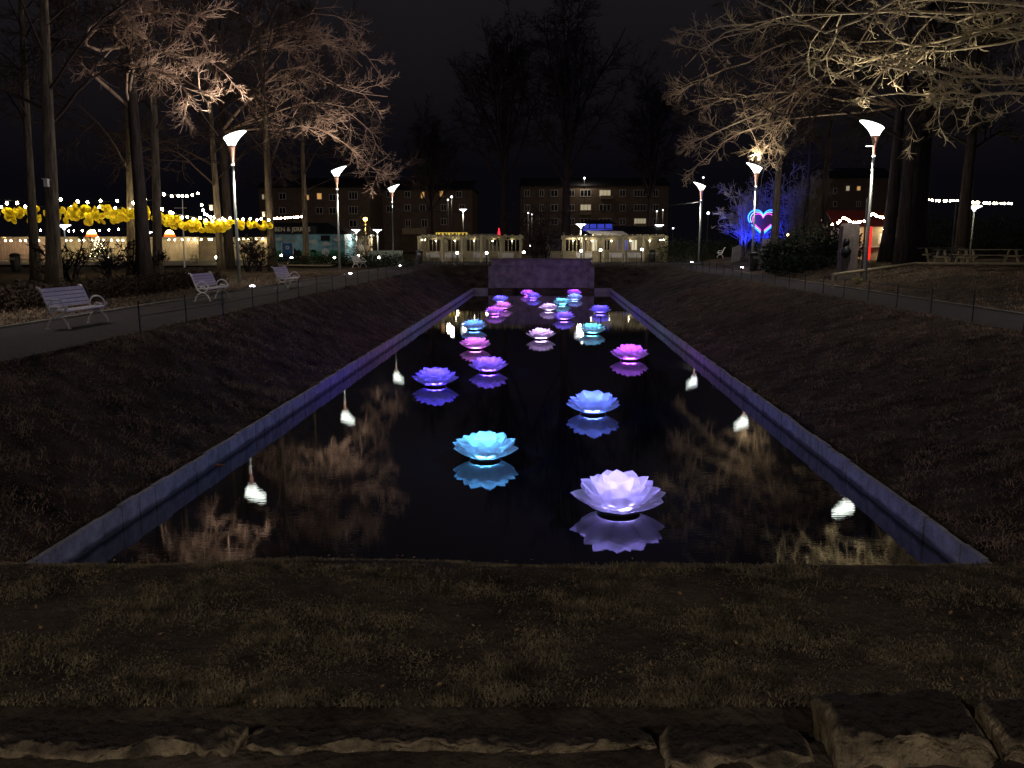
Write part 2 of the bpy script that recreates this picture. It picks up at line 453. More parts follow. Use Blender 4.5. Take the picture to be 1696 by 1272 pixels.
PM = [petal_mesh(0, .47, .20, .048, .540, .215, 1.6), petal_mesh(0, .43, .155, .060, .465, .315, 1.35),
      petal_mesh(0, .38, .105, .07, .345, .385, 1.2), petal_mesh(0, .28, .06, .08, .20, .405, 1.05)]
ringm = MB(); ringm.lathe([(.225, -.02), (.245, 0), (.250, .036), (.23, .046), (.05, .047)], 32); ringme = ringm.mesh('float_ring', M['black'], True)
dishm = MB(); dishm.lathe([(.20, .048), (.250, .050), (.254, .060), (.20, .066), (.05, .07)], 32); dishme = dishm.mesh('base_dish', M['petal'], True)
corem = MB(); corem.ball((0, 0, .085), .04, 12, 8, .6)
RINGL = MB(); RINGL.lathe([(.182, .066), (.194, .068), (.196, .078), (.185, .084), (.176, .078), (.174, .068)], 24)
COREM = {}
PJ = random.Random(12)
def lotus(px, py, width, col, power, label, rz):
    p = gp(px, py, WZ); sc = width / 1350 * math.hypot(p.y, 3.1) / 1.06
    sc = min(max(sc, .88), 1.12)
    t = thing('lotus_lantern', label, 'floating lantern', (p.x, p.y, WZ), rz, 'lotus lanterns floating on the pool')
    t.scale = (sc,) * 3
    put('float_ring', ringme, t); put('base_dish', dishme, t)
    for k, (n, off) in enumerate(((8, 0), (8, PI / 8), (7, .05), (5, .3))):
        for q in range(n):
            o = put('petal', PM[k], t, rz=off + 2 * PI * q / n + PJ.uniform(-.06, .06)); o.scale = (PJ.uniform(.96, 1.04), PJ.uniform(.95, 1.05), PJ.uniform(.93, 1.06))
    k = tuple(col) + (power,)
    if k not in COREM:
        COREM[k] = (corem.mesh('lantern_bulb', glow('lantern_bulb_glow', col, 6, False), True), RINGL.mesh('light_ring', glow('light_ring_glow', col, 150 * power / LP), True))
    put('lantern_bulb', COREM[k][0], t); put('light_ring', COREM[k][1], t); r2 = put('light_ring', COREM[k][1], t, (0, 0, .020)); r2.scale = (.70, .70, 1)
    light('POINT', t, (0, 0, .15), power * .08, col, 0.0)
    light('POINT', t, (0, 0, .64), power * .85, [c ** 1.3 for c in col], 0.0)  # extra light above the flower, added to spill colour onto the kerbs
    return t
LAV = (.40, .34, 1.0); CYA = (.13, .50, 1.0); LBL = (.13, .22, 1.0); BVI = (.10, .06, 1.0); VIO = (.20, .08, 1.0)
MAG = (.48, .09, .95); PNK = (.68, .16, .80); PAL = (.72, .48, .95); AQU = (.12, .58, .85)
LP = 37.0
lotus(1024, 846, 154, LAV, LP * .88, 'lavender white lotus lantern closest to the near bank', .12)
lotus(804, 760, 114, CYA, LP * 1.15, 'bright cyan lotus lantern second closest to the near bank', .5)
lotus(982, 684.5, 93, LBL, LP * 1.25, 'pale blue lotus lantern right of the middle, behind the nearest lavender one', .25)
lotus(721, 639, 79, BVI, LP * 1.4, 'blue violet lotus lantern leftmost on the pool', .7)
lotus(809, 616, 67, VIO, LP * 1.3, 'violet lotus lantern overlapping the reflection of a pink one', .2)
lotus(1042.5, 596.5, 65, MAG, LP * 1.2, 'purple magenta lotus lantern furthest to the right, alone by the right kerb', .4)
lotus(787.5, 578.5, 54, PNK, LP * 1.15, 'hot pink lotus lantern just in front of a light blue one', .6)
lotus(896, 562, 49, PAL, LP, 'pale pinkish white lotus lantern alone in mid pool', .1)
lotus(980.6, 553, 47, AQU, LP, 'aqua lotus lantern with bright teal petals right of the pale pinkish one', .33)
lotus(784.8, 547, 46, LBL and (.12, .36, 1.0), LP, 'light sky blue lotus lantern behind the hot pink one near the left kerb', .48)
lotus(934, 530.5, 37, VIO, LP, 'violet lotus lantern in front of a small aqua one', .15)
lotus(820, 521.5, 36, MAG, LP, 'magenta purple lotus lantern overlapping a second magenta one behind it', .25)
lotus(994, 519, 36, BVI, LP * 1.3, 'deep blue violet lotus lantern close to the right kerb at the far end', .62)
lotus(909.5, 515, 31, PAL, LP * .9, 'small whitish lotus lantern left of the small aqua one', .55)
lotus(833, 512.5, 30, PNK, LP * .8, 'small pink magenta lotus lantern half hidden behind the magenta purple one', .05)
lotus(931, 505, 27, AQU, LP, 'small aqua lotus lantern at the far end', .3)
lotus(828.7, 501, 30, (.14, .11, 1.0), LP * 1.2, 'small blue lotus lantern at the far left, behind two magenta ones', .44)
lotus(952, 497, 27, (.22, .34, 1.0), LP, 'small pale blue lotus lantern hiding a purple one behind it', .2)
lotus(883, 495, 25, (.16, .06, 1.0), LP * 1.2, 'small violet blue lotus lantern in front of a pink one by the end wall', .1)
lotus(873.5, 490, 25, MAG, LP, 'farthest pink lotus lantern, peeping out behind the violet blue one by the end wall', .5)
lotus(951, 489, 26, (.40, .05, 1.0), LP, 'farthest purple lotus lantern, peeping out behind the pale blue one', .37)

# a fallen leaf and a stake in the water
p = gp(361, 771, WZ)
b = MB(); b.add([(-.10, 0, .01), (-.03, .035, .02), (.10, .0, .012), (-.03, -.035, .018), (-.10, 0, .005), (-.03, .035, .012), (.10, 0, .006), (-.03, -.035, .01)], [(0, 3, 2, 1), (4, 5, 6, 7), (0, 1, 5, 4), (1, 2, 6, 5), (2, 3, 7, 6), (3, 0, 4, 7)])
tag(b.build('fallen_leaf', surf('orange_leaf', (.5, .16, .06), .6, .2, 9), loc=(p.x, p.y, WZ)), 'orange fallen leaf floating by the left kerb', 'leaf')
p = gp(995, 531, WZ)
b = MB(); b.tube([(0, 0, -.4), (0, 0, .16)], .025, 8); b.tube([(0, 0, .14), (-.07, -.02, .16), (-.12, -.03, .13), (-.13, -.03, .08)], .015, 6)
tag(b.build('water_spout', M['black'], loc=(p.x, p.y, WZ), smooth=True), 'thin dark hooked spout standing in the water before the blue violet lantern', 'spout')

# ------------------------------------------------------------------ funnel lamp posts
def funnel_lamp():
    t = thing('street_lamp', '', 'street lamp', (0, 0, 0), 0, 'funnel topped lamp posts beside the paths')
    b = MB(); b.tube([(0, 0, -.6), (0, 0, 0), (0, 0, .9), (0, 0, 4.62)], [.075, .075, .065, .042], 12); b.build('pole', M['steel'], t, True)
    for z in (4.30, 4.60):
        b = MB(); b.lathe([(.05, z - .03), (.062, z - .025), (.062, z + .025), (.05, z + .03)], 14); b.build('collar', M['collarglow'] if z > 4.5 else M['steel'], t, True)
    b = MB(); b.bx(-.05, .05, -.085, -.067, .7, 1.0); b.build('hatch', M['steel'], t)
    def rr(h):
        return np.interp(h, [0, .25, .5, .7, .82, .95, 1.08, 1.18, 1.30], [.045, .062, .095, .140, .195, .285, .40, .50, .64])
    z0 = 4.62; n = 36
    b = MB(); b.lathe([(float(rr(h)), z0 + h) for h in np.linspace(0, .70, 10)] + [(.135, z0 + .70)], n); b.build('shade_cone', M['copper'], t, True)
    # white slanted trumpet: outer skin + inner skin
    vs = []; k = 9
    for skin in (0, 1):
        for i in range(k):
            for j in range(n):
                a = 2 * PI * j / n; ca, sa = math.cos(a), math.sin(a)
                h = 1.0
                for _ in range(40):
                    xh = float(rr(h)) * ca; h = .6 * h + .4 * (.95 + (xh + .285) * (.31 / .88))
                hh = .705 + (h - .705) * i / (k - 1); r = float(rr(hh)) - .012 * skin
                vs.append((r * ca, r * sa, z0 + hh))
    fs = []
    for skin in (0, 1):
        for i in range(k - 1):
            for j in range(n):
                q = [skin * k * n + i * n + j, skin * k * n + i * n + (j + 1) % n, skin * k * n + (i + 1) * n + (j + 1) % n, skin * k * n + (i + 1) * n + j]
                fs.append(tuple(q) if skin == 0 else tuple(q[::-1]))
    for j in range(n):
        fs.append(((k - 1) * n + j, (k - 1) * n + (j + 1) % n, (2 * k - 1) * n + (j + 1) % n, (2 * k - 1) * n + j))
    b = MB(); b.add(vs, fs); b.build('lamp_shade', M['lampglow'], t, True)
    light('POINT', t, (.32, 0, z0 - .50), 320, (1.0, .91, .80), 0.0)  # bare light added below the shade to brighten path and banks
    light('SPOT', t, (.12, 0, z0 + 1.24), 640, (1.0, .88, .74), .15, rot=(PI, R(-8), 0), spot_size=R(150), spot_blend=.6)
    return t
lamp0 = funnel_lamp()
LPOS = []
def place_lamp(px, py, Y, rz, label, first=[True], x=None, z=None):
    if x is None: x = at(px, py, Y).x
    z = gz(x, Y) if z is None else z
    LPOS.append((x, Y))
    if first[0]:
        first[0] = False; lamp0.location = (x, Y, z); lamp0.rotation_euler = (0, 0, rz); lamp0['label'] = label; return lamp0
    return dup(lamp0, (x, Y, z), rz, label)
place_lamp(397, 470, 31.8, 0, 'funnel street lamp nearest on the left side of the pool')
place_lamp(563, 448, 46.5, 0, 'second funnel street lamp on the left path, in front of the blue kiosk')
l3 = place_lamp(652, 437, 61, 0, 'farthest funnel street lamp on the left, beside the left pergola')
r1 = place_lamp(1432, 458, 31.5, PI, 'funnel street lamp nearest on the right, twigs before its shade')
place_lamp(1245, 445, 46.5, PI, 'funnel street lamp standing left of the neon heart')
r3 = place_lamp(1157, 434, 60, PI, 'farthest funnel street lamp on the right, beside the right pergola')
place_lamp(0, 0, 16.6, 0, 'funnel street lamp beside the left path, close to the camera', x=-12.2)
place_lamp(0, 0, 16.6, PI, 'funnel street lamp beside the right path, close to the camera', x=12.6)
place_lamp(0, 0, -3.6, PI / 2, 'funnel street lamp standing behind the photographer on the left', x=-3.0, z=0)
place_lamp(0, 0, -4.2, PI / 2, 'funnel street lamp standing behind the photographer on the right', x=3.4, z=0)

# overhead cable between the two far lamps
p0 = Vector((l3.location.x, l3.location.y, at(652, 345, 61).z)); p1 = Vector((r3.location.x, r3.location.y, at(1153, 334, 60).z))
b = MB(); b.tube([p0.lerp(p1, q / 24) - Vector((0, 0, 1.2 * 4 * (q / 24) * (1 - q / 24) * .5)) for q in range(25)], .018, 5)
tag(b.build('overhead_cable', M['darkmetal']), 'thin overhead cable strung between the two far street lamps', 'cable')
# small floodlight on the near right lamp
t = thing('floodlight', 'small white floodlight fixed to the near right street lamp', 'floodlight', (r1.location.x - .16, r1.location.y - .02, at(1430, 241, 31.5).z))
b = MB(); b.bx(-.16, .10, -.06, .06, -.02, .06); b.build('housing', M['darkmetal'], t)
b = MB(); b.bx(-.15, .09, -.055, .055, -.035, -.022); b.build('lens', M['discglow'], t)

# in-ground spots
def spot_mesh():
    t = thing('ground_spotlight', '', 'ground light', (0, 0, 0), 0, 'small ground spotlights along the paths')
    b = MB(); b.lathe([(.10, -.05), (.11, .02), (.11, .05), (.085, .06)], 16); b.build('housing', M['darkmetal'], t, True)
    b = MB(); b.lathe([(.08, .05), (.085, .075), (.06, .10), (.02, .11)], 16); b.build('lens', M['spotglow'], t, True)
    return t
s0 = spot_mesh()
for q, (px, py, lb) in enumerate(((418, 474, 'small ground spotlight right of the nearest left street lamp'), (580, 453, 'small ground spotlight right of the lamp before the blue kiosk'),
        (663, 440, 'small ground spotlight at the foot of the farthest left lamp'), (1146, 434, 'small ground spotlight at the foot of the farthest right lamp'),
        (1229, 444, 'small ground spotlight left of the lamp by the neon heart'), (1407, 460, 'small ground spotlight at the end of the wooden rail on the right'))):
    p = gp(px, py, 0.07 if px < 900 else .12)
    loc = (p.x, p.y, gz(p.x, p.y))
    if px > 1400: loc = (p.x, p.y, .09)
    if q == 0: s0.location = loc; s0['label'] = lb
    else: dup(s0, loc, 0, lb)

# ------------------------------------------------------------------ benches
def make_bench():
    t = thing('park_bench', '', 'bench', (0, 0, 0), 0, 'white park benches')
    L = 1.62                                                  # bench runs along local y, faces +x
    b = MB()
    for k, x in enumerate((.16, .245, .33, .415)): b.box((x, 0, .45 - .012 * abs(k - 1.5)), (.075, L, .03))
    b.box((.475, 0, .432), (.05, L, .03), ry=R(35)); b.build('seat', M['white'], t)
    b = MB()
    for k in range(5):
        z = .53 + k * .092; b.box((.085 - .035 * k + (0.0 if k < 4 else -.015), 0, z), (.024, L, .082), ry=R(-20))
    b.build('backrest', M['white'], t)
    for s in (-1, 1):
        y = s * (L / 2 - .03); b = MB()
        ring = [(.30 + .20 * math.cos(a), y, .50 + .19 * math.sin(a)) for a in np.linspace(0, 2 * PI, 25)]
        b.tube(ring, .020, 8)
        b.tube([(.47, y, .40), (.53, y, .47), (.56, y, .49), (.54, y, .52), (.49, y, .51)], .022, 8)      # front scroll
        b.tube([(.22, y, .47), (.29, y, .52), (.36, y, .50), (.42, y, .47)], .024, 8)
        b.tube([(-.10, y, .96), (-.05, y, .88), (0, y, .74), (.06, y, .56), (.12, y, .42), (.22, y, .33), (.30, y, .31)], .022, 8)
        b.tube([(-.10, y, .96), (-.15, y, .97), (-.16, y, .93)], .02, 6)
        arch = [(.02, y, 0.0), (.05, y, .12), (.12, y, .23), (.22, y, .295), (.30, y, .31), (.38, y, .295), (.46, y, .23), (.53, y, .12), (.56, y, 0.0)]
        b.tube(arch, .022, 8)
        b.box((.02, y, .012), (.07, .06, .024)); b.box((.56, y, .012), (.07, .06, .024))
        b.build('end_frame', M['white'], t, True)
    b = MB(); b.tube([(.30, -L / 2 + .04, .315), (.30, L / 2 - .04, .315)], .012, 6); b.build('stretcher', M['white'], t)
    return t
bench0 = make_bench(); bench0.scale = (.80, .80, .80)
bfirst = [True]
def place_bench(x, y, rz, label, z=None):
    z = gz(x, y) if z is None else z
    if bfirst[0]:
        bfirst[0] = False; bench0.location = (x, y, z); bench0.rotation_euler = (0, 0, rz); bench0['label'] = label; return
    dup(bench0, (x, y, z), rz, label)
p = gp(126, 540, 0); place_bench(p.x - .16, p.y, R(-3), 'white cast iron park bench nearest on the left path')
p = gp(358, 497, 0); place_bench(p.x - .32, p.y, R(-2), 'white cast iron park bench second along the left path, left of the lamp post')
p = gp(482, 477, 0); place_bench(p.x - .32, p.y, R(-2), 'white cast iron park bench third along the left path, right of the lamp post')
p = gp(600, 443, 0); place_bench(p.x - .4, p.y, R(-10), 'white bench dim in shadow between the second and third left lamps')
p = gp(1184, 437, 0); place_bench(p.x + .6, p.y, R(170), 'white bench facing the pool beyond the right path')

# ------------------------------------------------------------------ trees
def norm(a): return a / np.maximum(np.linalg.norm(a, axis=-1, keepdims=True), 1e-9)
def grow(rng, pos, d, length, k, trop, wob):
    """pos,d (n,3) length (n,) -> pts (n,k,3); trop = list of k vertical pulls"""
    n = len(pos); pts = np.zeros((n, k, 3)); pts[:, 0] = pos; st = (length / (k - 1))[:, None]
    d = norm(d)
    for i in range(1, k):
        pull = np.zeros((n, 3)); pull[:, 2] = trop[i] if np.ndim(trop[i]) == 0 else trop[i]
        d = norm(d + pull + rng.normal(0, wob, (n, 3)))
        pts[:, i] = pts[:, i - 1] + d * st
    return pts
def children(rng, pts, per, t0, t1, ang, flat):
    n, k, _ = pts.shape
    idx = np.repeat(np.arange(n), per); m = len(idx)
    t = rng.uniform(t0, t1, m) * (k - 1); i = np.minimum(t.astype(int), k - 2); fr = (t - i)[:, None]
    a, b2 = pts[idx, i], pts[idx, i + 1]
    pos = a + (b2 - a) * fr; tan = norm(b2 - a)
    rv = rng.normal(0, 1, (m, 3)); rv[:, 2] *= flat
    perp = norm(rv - tan * (rv * tan).sum(-1, keepdims=True))
    an = np.radians(rng.normal(ang, 12, m))[:, None]
    return idx, pos, tan * np.cos(an) + perp * np.sin(an), t / (k - 1)
def tubes(groups):
    """groups: list of (pts (n,k,3), r0 (n,), r1 (n,), sides) -> verts, quads"""
    AV, AF, off = [], [], 0
    for pts, r0, r1, s in groups:
        n, k, _ = pts.shape
        tan = np.empty_like(pts); tan[:, 1:-1] = pts[:, 2:] - pts[:, :-2]; tan[:, 0] = pts[:, 1] - pts[:, 0]; tan[:, -1] = pts[:, -1] - pts[:, -2]
        tan = norm(tan)
        ref = np.where(np.abs(tan[:, :1, 2:3]) > .8, np.array([1., .2, 0]), np.array([0.1, 0.1, 1.]))
        u = norm(np.cross(tan, np.broadcast_to(ref, tan.shape))); v = np.cross(tan, u)
        f = np.linspace(0, 1, k)[None, :]
        rad = r0[:, None] + (r1 - r0)[:, None] * f
        an = np.arange(s) * 2 * PI / s
        vv = pts[:, :, None, :] + rad[:, :, None, None] * (u[:, :, None, :] * np.cos(an)[None, None, :, None] + v[:, :, None, :] * np.sin(an)[None, None, :, None])
        base = off + (np.arange(n) * k * s)[:, None, None] + (np.arange(k - 1) * s)[None, :, None]
        j = np.arange(s)[None, None, :]; j2 = (np.arange(s) + 1)[None, None, :] % s
        q = np.stack([base + j, base + j2, base + s + j2, base + s + j], -1).reshape(-1, 4)
        AV.append(vv.reshape(-1, 3)); AF.append(q); off += n * k * s
    return np.concatenate(AV), np.concatenate(AF)
def crown_from(rng, limbs, lr, nb=9, nt=9, nl=6, rmul=1.0, upcurl=.10, scale=1.0, spread=1.0):
    """limbs (n,k,3) with radii -> tube groups down to twiglets"""
    G = [(limbs, lr, lr * .28, 6)]
    L = np.linalg.norm(np.diff(limbs, axis=1), axis=-1).sum(1)
    idx, pos, d, t = children(rng, limbs, nb, .22, .98, 48, .55)
    ln = L[idx] * (.50 - .26 * t) * rng.uniform(.6, 1.15, len(idx)) * spread
    br = grow(rng, pos, d, ln, 7, [0, .06, -.03, -.08, -.05, upcurl, upcurl * 1.4], .10)
    rb = np.minimum(lr[idx] * .45, .034 * rmul); G.append((br, rb, rb * .35, 4))
    # limb tips carry twigs as well
    idx2, pos, d, t = children(rng, br, nt, .18, 1.0, 42, .6)
    ln2 = ln[idx2] * (.50 - .25 * t) * rng.uniform(.6, 1.2, len(idx2)) + .12 * scale
    tw = grow(rng, pos, d, ln2, 5, [0, .02, -.02, .07, upcurl * 1.5], .13)
    rt = np.full(len(tw), .016 * rmul); G.append((tw, rt, rt * .55, 3))
    idx3, pos, d, t = children(rng, tw, nl, .15, 1.0, 40, .7)
    ln3 = ln2[idx3] * .42 * rng.uniform(.6, 1.3, len(idx3)) + .08 * scale
    tl = grow(rng, pos, d, ln3, 4, [0, .04, .08, .12], .14)
    rl = np.full(len(tl), .0105 * rmul); G.append((tl, rl, rl * .6, 3))
    return G
def tree_mesh(seed, H, tr, first, rad, nlimb=26, nb=9, nt=9, nl=5, lean=(0, 0), fork=False, mats=('bark', 'twig'), rise=35, droop=1.0, rmul=1.0, top=.35, bias=None, zmax=.97, lmul=1.0):
    rng = np.random.default_rng(seed)
    k = 12; zz = np.linspace(-.3, H, k)
    wob = np.cumsum(rng.normal(0, .03, (k, 2)), 0) * (zz / H)[:, None]
    tp = np.stack([wob[:, 0] + lean[0] * zz / H, wob[:, 1] + lean[1] * zz / H, zz], -1)
    tr_r = tr * (1 - .85 * np.clip(zz / H, 0, 1)) * (1 + .30 * np.exp(-np.clip(zz, 0, 9) / .5))
    trunk = MB(); trunk.tube([tuple(p) for p in tp], list(np.maximum(tr_r, .03)), 14)
    tm = trunk.mesh('trunk', M[mats[0]], True)
    zl = np.linspace(first, H * zmax, nlimb) + rng.uniform(-.3, .3, nlimb)
    pos = np.stack([np.interp(zl, zz, tp[:, 0]), np.interp(zl, zz, tp[:, 1]), zl], -1)
    az = np.arange(nlimb) * 2.39996 + rng.uniform(-.4, .4, nlimb)
    u = (zl - first) / (H - first)
    ln = rad * (1 - (1 - top) * u ** 1.6) * rng.uniform(.75, 1.15, nlimb)
    if bias: ln *= 1 + .35 * np.cos(az - bias)
    el = np.radians(rise + 38 * u + rng.normal(0, 6, nlimb))
    d = np.stack([np.cos(az) * np.cos(el), np.sin(az) * np.cos(el), np.sin(el)], -1)
    dz = droop * (1 - .8 * u)
    limbs = grow(rng, pos, d, ln * 1.12, 10, [0] + [(-.01 - .015 * i) * dz * 1.6 for i in range(1, 7)] + [-.05 * dz, .04, .09], .06)
    lr = np.clip(np.interp(zl, zz, tr_r) * .34, .03, .10) * lmul
    v, f = tubes(crown_from(rng, limbs, lr, nb, nt, nl, rmul))
    cm = npmesh('crown', v, f, M[mats[1]], False)
    return tm, cm
TM = [tree_mesh(3, 17, .26, 5.4, 7.2, 17, 7, 7, 5), tree_mesh(11, 18, .22, 5.8, 6.6, 17, 7, 7, 5, lean=(.2, .1)),
      tree_mesh(23, 16, .24, 5.0, 7.6, 17, 7, 7, 5), tree_mesh(42, 19, .34, 5.6, 7.2, 22, 8, 8, 5, mats=('darkbark', 'twigdim'), rise=34, bias=PI),
      tree_mesh(77, 20, .80, 6.0, 8.0, 22, 8, 8, 5, mats=('darkbark', 'twigdim'), rise=34, bias=PI)]
FT = [tree_mesh(101, 18, .50, 8.0, 11.0, 18, 9, 9, 5, mats=('darktwig', 'darktwig'), rise=60, droop=-.10, rmul=1.7, top=.75, zmax=.9, lmul=1.8),
      tree_mesh(105, 20, .62, 8.0, 13.0, 20, 9, 9, 5, mats=('darktwig', 'darktwig'), rise=58, droop=-.10, rmul=1.7, top=.75, zmax=.9, lmul=1.8)]
TM += FT + [tree_mesh(12, 18, .20, 6.0, 6.4, 18, 8, 8, 5, mats=('darkbark', 'twigdim')), tree_mesh(24, 17, .25, 5.6, 7.0, 18, 8, 8, 5, mats=('darkbark', 'twigdim'))]
def tree(kind, px, py, Y, rz, label, sc=1.0, group='bare trees beside the pool', x=None, tilt=0.0):
    x = at(px, py, Y).x if x is None else x
    t = thing('bare_tree', label, 'tree', (x, Y, gz(x, Y)), rz, group); t.scale = (sc,) * 3
    t.rotation_mode = 'ZYX'; t.rotation_euler = (0, R(tilt), rz)
    put('trunk', TM[kind][0], t); put('crown', TM[kind][1], t)
    return t
tree(1, 60, 466, 34, .3, 'tree at the far left with a slim leaning trunk', .95, tilt=1.5)
tree(0, 90, 478, 28.4, 1.1, 'tree with the thick dark trunk behind the nearest bench', tilt=3.7)
tree(2, 218, 456, 40, 2.0, 'tree with a mid grey trunk left of the string light tree', .9, tilt=3.4)
tree(1, 262, 458, 37.5, 3.7, 'tree with a straight pale trunk that the string lights reach', 1.0, tilt=4)
tree(2, 367, 450, 45, 4.6, 'tree whose trunk rises just left of the nearest left lamp post', .9)
tree(0, 452, 448, 47, 5.4, 'tree with a leaning trunk left of the blue kiosk', .98)
tree(2, 508, 436, 60, .5, 'tree with pale lit trunk directly before the blue kiosk', 1.02)
tree(4, 1505, 436, 45, .1, 'massive old tree with the widest trunk on the right')
tree(3, 1590, 430, 50, .5, 'tree with a broad trunk at the far right beside a round lamp', 1.1)
tree(8, 1281, 430, 49.5, 1.9 - PI / 2, 'tree standing immediately right of the neon heart', 1.0)
tree(7, 1331, 426, 62, 2.9, 'slender tree right of the blue lit stems', .9)
tree(8, 1359, 428, 56, 1.4, 'tree with a straight dark trunk left of the stone monument', 1.0)
tree(3, 0, 0, 41, .2, 'tree behind the right path with branches over the lamp by the heart', .95, x=17.5)
# far dark trees
tree(5, 835, 420, 78, .4, 'dark far tree with a narrow crown left of the centre', .80, 'dark far trees behind the pergolas')
tree(6, 937, 420, 76, 1.4, 'dark far tree with a tall wide crown right of the centre', .80, 'dark far trees behind the pergolas')
tree(5, 1075, 420, 82, 2.4, 'dark far tree behind the right pergola', .66, 'dark far trees behind the pergolas')
tree(5, 715, 420, 86, 3.6, 'dark far tree behind the left pergola', .55, 'dark far trees behind the pergolas')

# lit limbs reaching out over the near right lamp and over the near left lamp (they belong to trees outside the frame)
def limb_tree(name, label, base, H, tr, polys, seed, tw='twig2', rm=1.25, nb=13, nt=10, nl=5, upc=.16, spread=.8):
    """a tree whose main limbs follow given world polylines"""
    rng = np.random.default_rng(seed)
    t = thing(name, label, 'tree', base, 0, 'bare trees beside the pool')
    zz = np.linspace(-.3, H, 10)
    b = MB(); b.tube([(.03 * math.sin(z * .6) + .02 * z, .03 * math.cos(z * .5), z) for z in zz], [max(.05, tr * (1 - .8 * max(z, 0) / H) * (1 + .4 * math.exp(-max(z, 0) / .5))) for z in zz], 14)
    b.build('trunk', M['darkbark'], t, True)
    k = 10; ls = []; lr = []
    for pts, r in polys:
        P = np.array([list(Vector(p) - Vector(base)) for p in pts]); s = np.concatenate([[0], np.cumsum(np.linalg.norm(np.diff(P, axis=0), axis=1))])
        q = np.linspace(0, s[-1], k); L = np.stack([np.interp(q, s, P[:, c]) for c in range(3)], -1)
        L[1:-1] = .25 * L[:-2] + .5 * L[1:-1] + .25 * L[2:]
        L[1:-1] += rng.normal(0, .06, (k - 2, 3)); ls.append(L); lr.append(r * .72)
    v, f = tubes(crown_from(rng, np.array(ls), np.array(lr), nb, nt, nl, rm, upc, 1.0, spread))
    put('crown', npmesh('crown', v, f, M[tw]), t)
    return t
bx, by = 18.6, 27.0
B = (bx, by, gz(bx, by))
top = Vector((bx, by, 6.4)); top2 = Vector((bx, by, 8.6))
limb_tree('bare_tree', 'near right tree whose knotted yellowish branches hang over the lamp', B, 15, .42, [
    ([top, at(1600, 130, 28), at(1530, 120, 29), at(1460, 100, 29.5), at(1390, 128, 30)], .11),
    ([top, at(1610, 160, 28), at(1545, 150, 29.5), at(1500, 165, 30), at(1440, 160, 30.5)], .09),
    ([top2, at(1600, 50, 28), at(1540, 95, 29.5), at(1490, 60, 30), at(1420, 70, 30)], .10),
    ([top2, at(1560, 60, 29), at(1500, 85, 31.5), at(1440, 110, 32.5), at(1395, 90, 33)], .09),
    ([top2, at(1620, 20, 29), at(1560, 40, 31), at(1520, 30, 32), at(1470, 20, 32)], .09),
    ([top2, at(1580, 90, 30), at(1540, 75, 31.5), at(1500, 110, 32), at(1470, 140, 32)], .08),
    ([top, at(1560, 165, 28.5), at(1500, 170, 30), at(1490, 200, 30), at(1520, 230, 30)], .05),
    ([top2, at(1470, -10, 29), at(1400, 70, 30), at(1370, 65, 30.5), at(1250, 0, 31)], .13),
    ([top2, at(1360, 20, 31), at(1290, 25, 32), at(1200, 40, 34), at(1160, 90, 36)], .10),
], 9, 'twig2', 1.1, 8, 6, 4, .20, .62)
bx, by = 18.0, 44.0; B = (bx, by, gz(bx, by)); top = Vector((bx, by, 8.5)); top2 = Vector((bx, by, 11.0))
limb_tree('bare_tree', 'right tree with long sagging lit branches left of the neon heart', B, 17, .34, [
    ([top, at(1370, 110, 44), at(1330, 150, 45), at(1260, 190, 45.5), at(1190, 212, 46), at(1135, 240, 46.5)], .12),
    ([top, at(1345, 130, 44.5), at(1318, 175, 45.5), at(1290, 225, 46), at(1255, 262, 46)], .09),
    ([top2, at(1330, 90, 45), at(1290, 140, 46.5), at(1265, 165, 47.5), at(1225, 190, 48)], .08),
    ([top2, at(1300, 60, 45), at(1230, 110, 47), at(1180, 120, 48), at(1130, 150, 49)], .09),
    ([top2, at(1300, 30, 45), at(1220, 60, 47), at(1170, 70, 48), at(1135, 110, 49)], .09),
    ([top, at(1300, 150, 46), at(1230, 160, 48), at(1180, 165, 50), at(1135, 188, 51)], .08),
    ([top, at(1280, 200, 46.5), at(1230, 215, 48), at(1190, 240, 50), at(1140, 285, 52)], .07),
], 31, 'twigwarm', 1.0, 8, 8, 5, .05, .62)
bx, by = -17.0, 33.5; B = (bx, by, gz(bx, by)); top = Vector((bx, by, 7.0)); top2 = Vector((bx, by, 9.4))
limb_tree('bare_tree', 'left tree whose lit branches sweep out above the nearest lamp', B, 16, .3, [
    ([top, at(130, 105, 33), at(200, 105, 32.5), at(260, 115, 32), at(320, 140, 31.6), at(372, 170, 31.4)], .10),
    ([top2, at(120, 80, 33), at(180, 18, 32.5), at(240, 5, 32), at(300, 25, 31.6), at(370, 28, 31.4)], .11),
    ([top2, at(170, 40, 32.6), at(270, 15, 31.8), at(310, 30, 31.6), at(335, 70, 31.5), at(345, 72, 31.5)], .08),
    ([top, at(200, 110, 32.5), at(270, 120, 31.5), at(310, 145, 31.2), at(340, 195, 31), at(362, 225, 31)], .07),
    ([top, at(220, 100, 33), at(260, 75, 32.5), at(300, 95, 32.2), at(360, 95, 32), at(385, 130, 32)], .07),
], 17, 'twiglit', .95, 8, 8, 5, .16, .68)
bx, by = -19.5, 49.0; B = (bx, by, gz(bx, by)); top = Vector((bx, by, 8.0)); top2 = Vector((bx, by, 11.5))
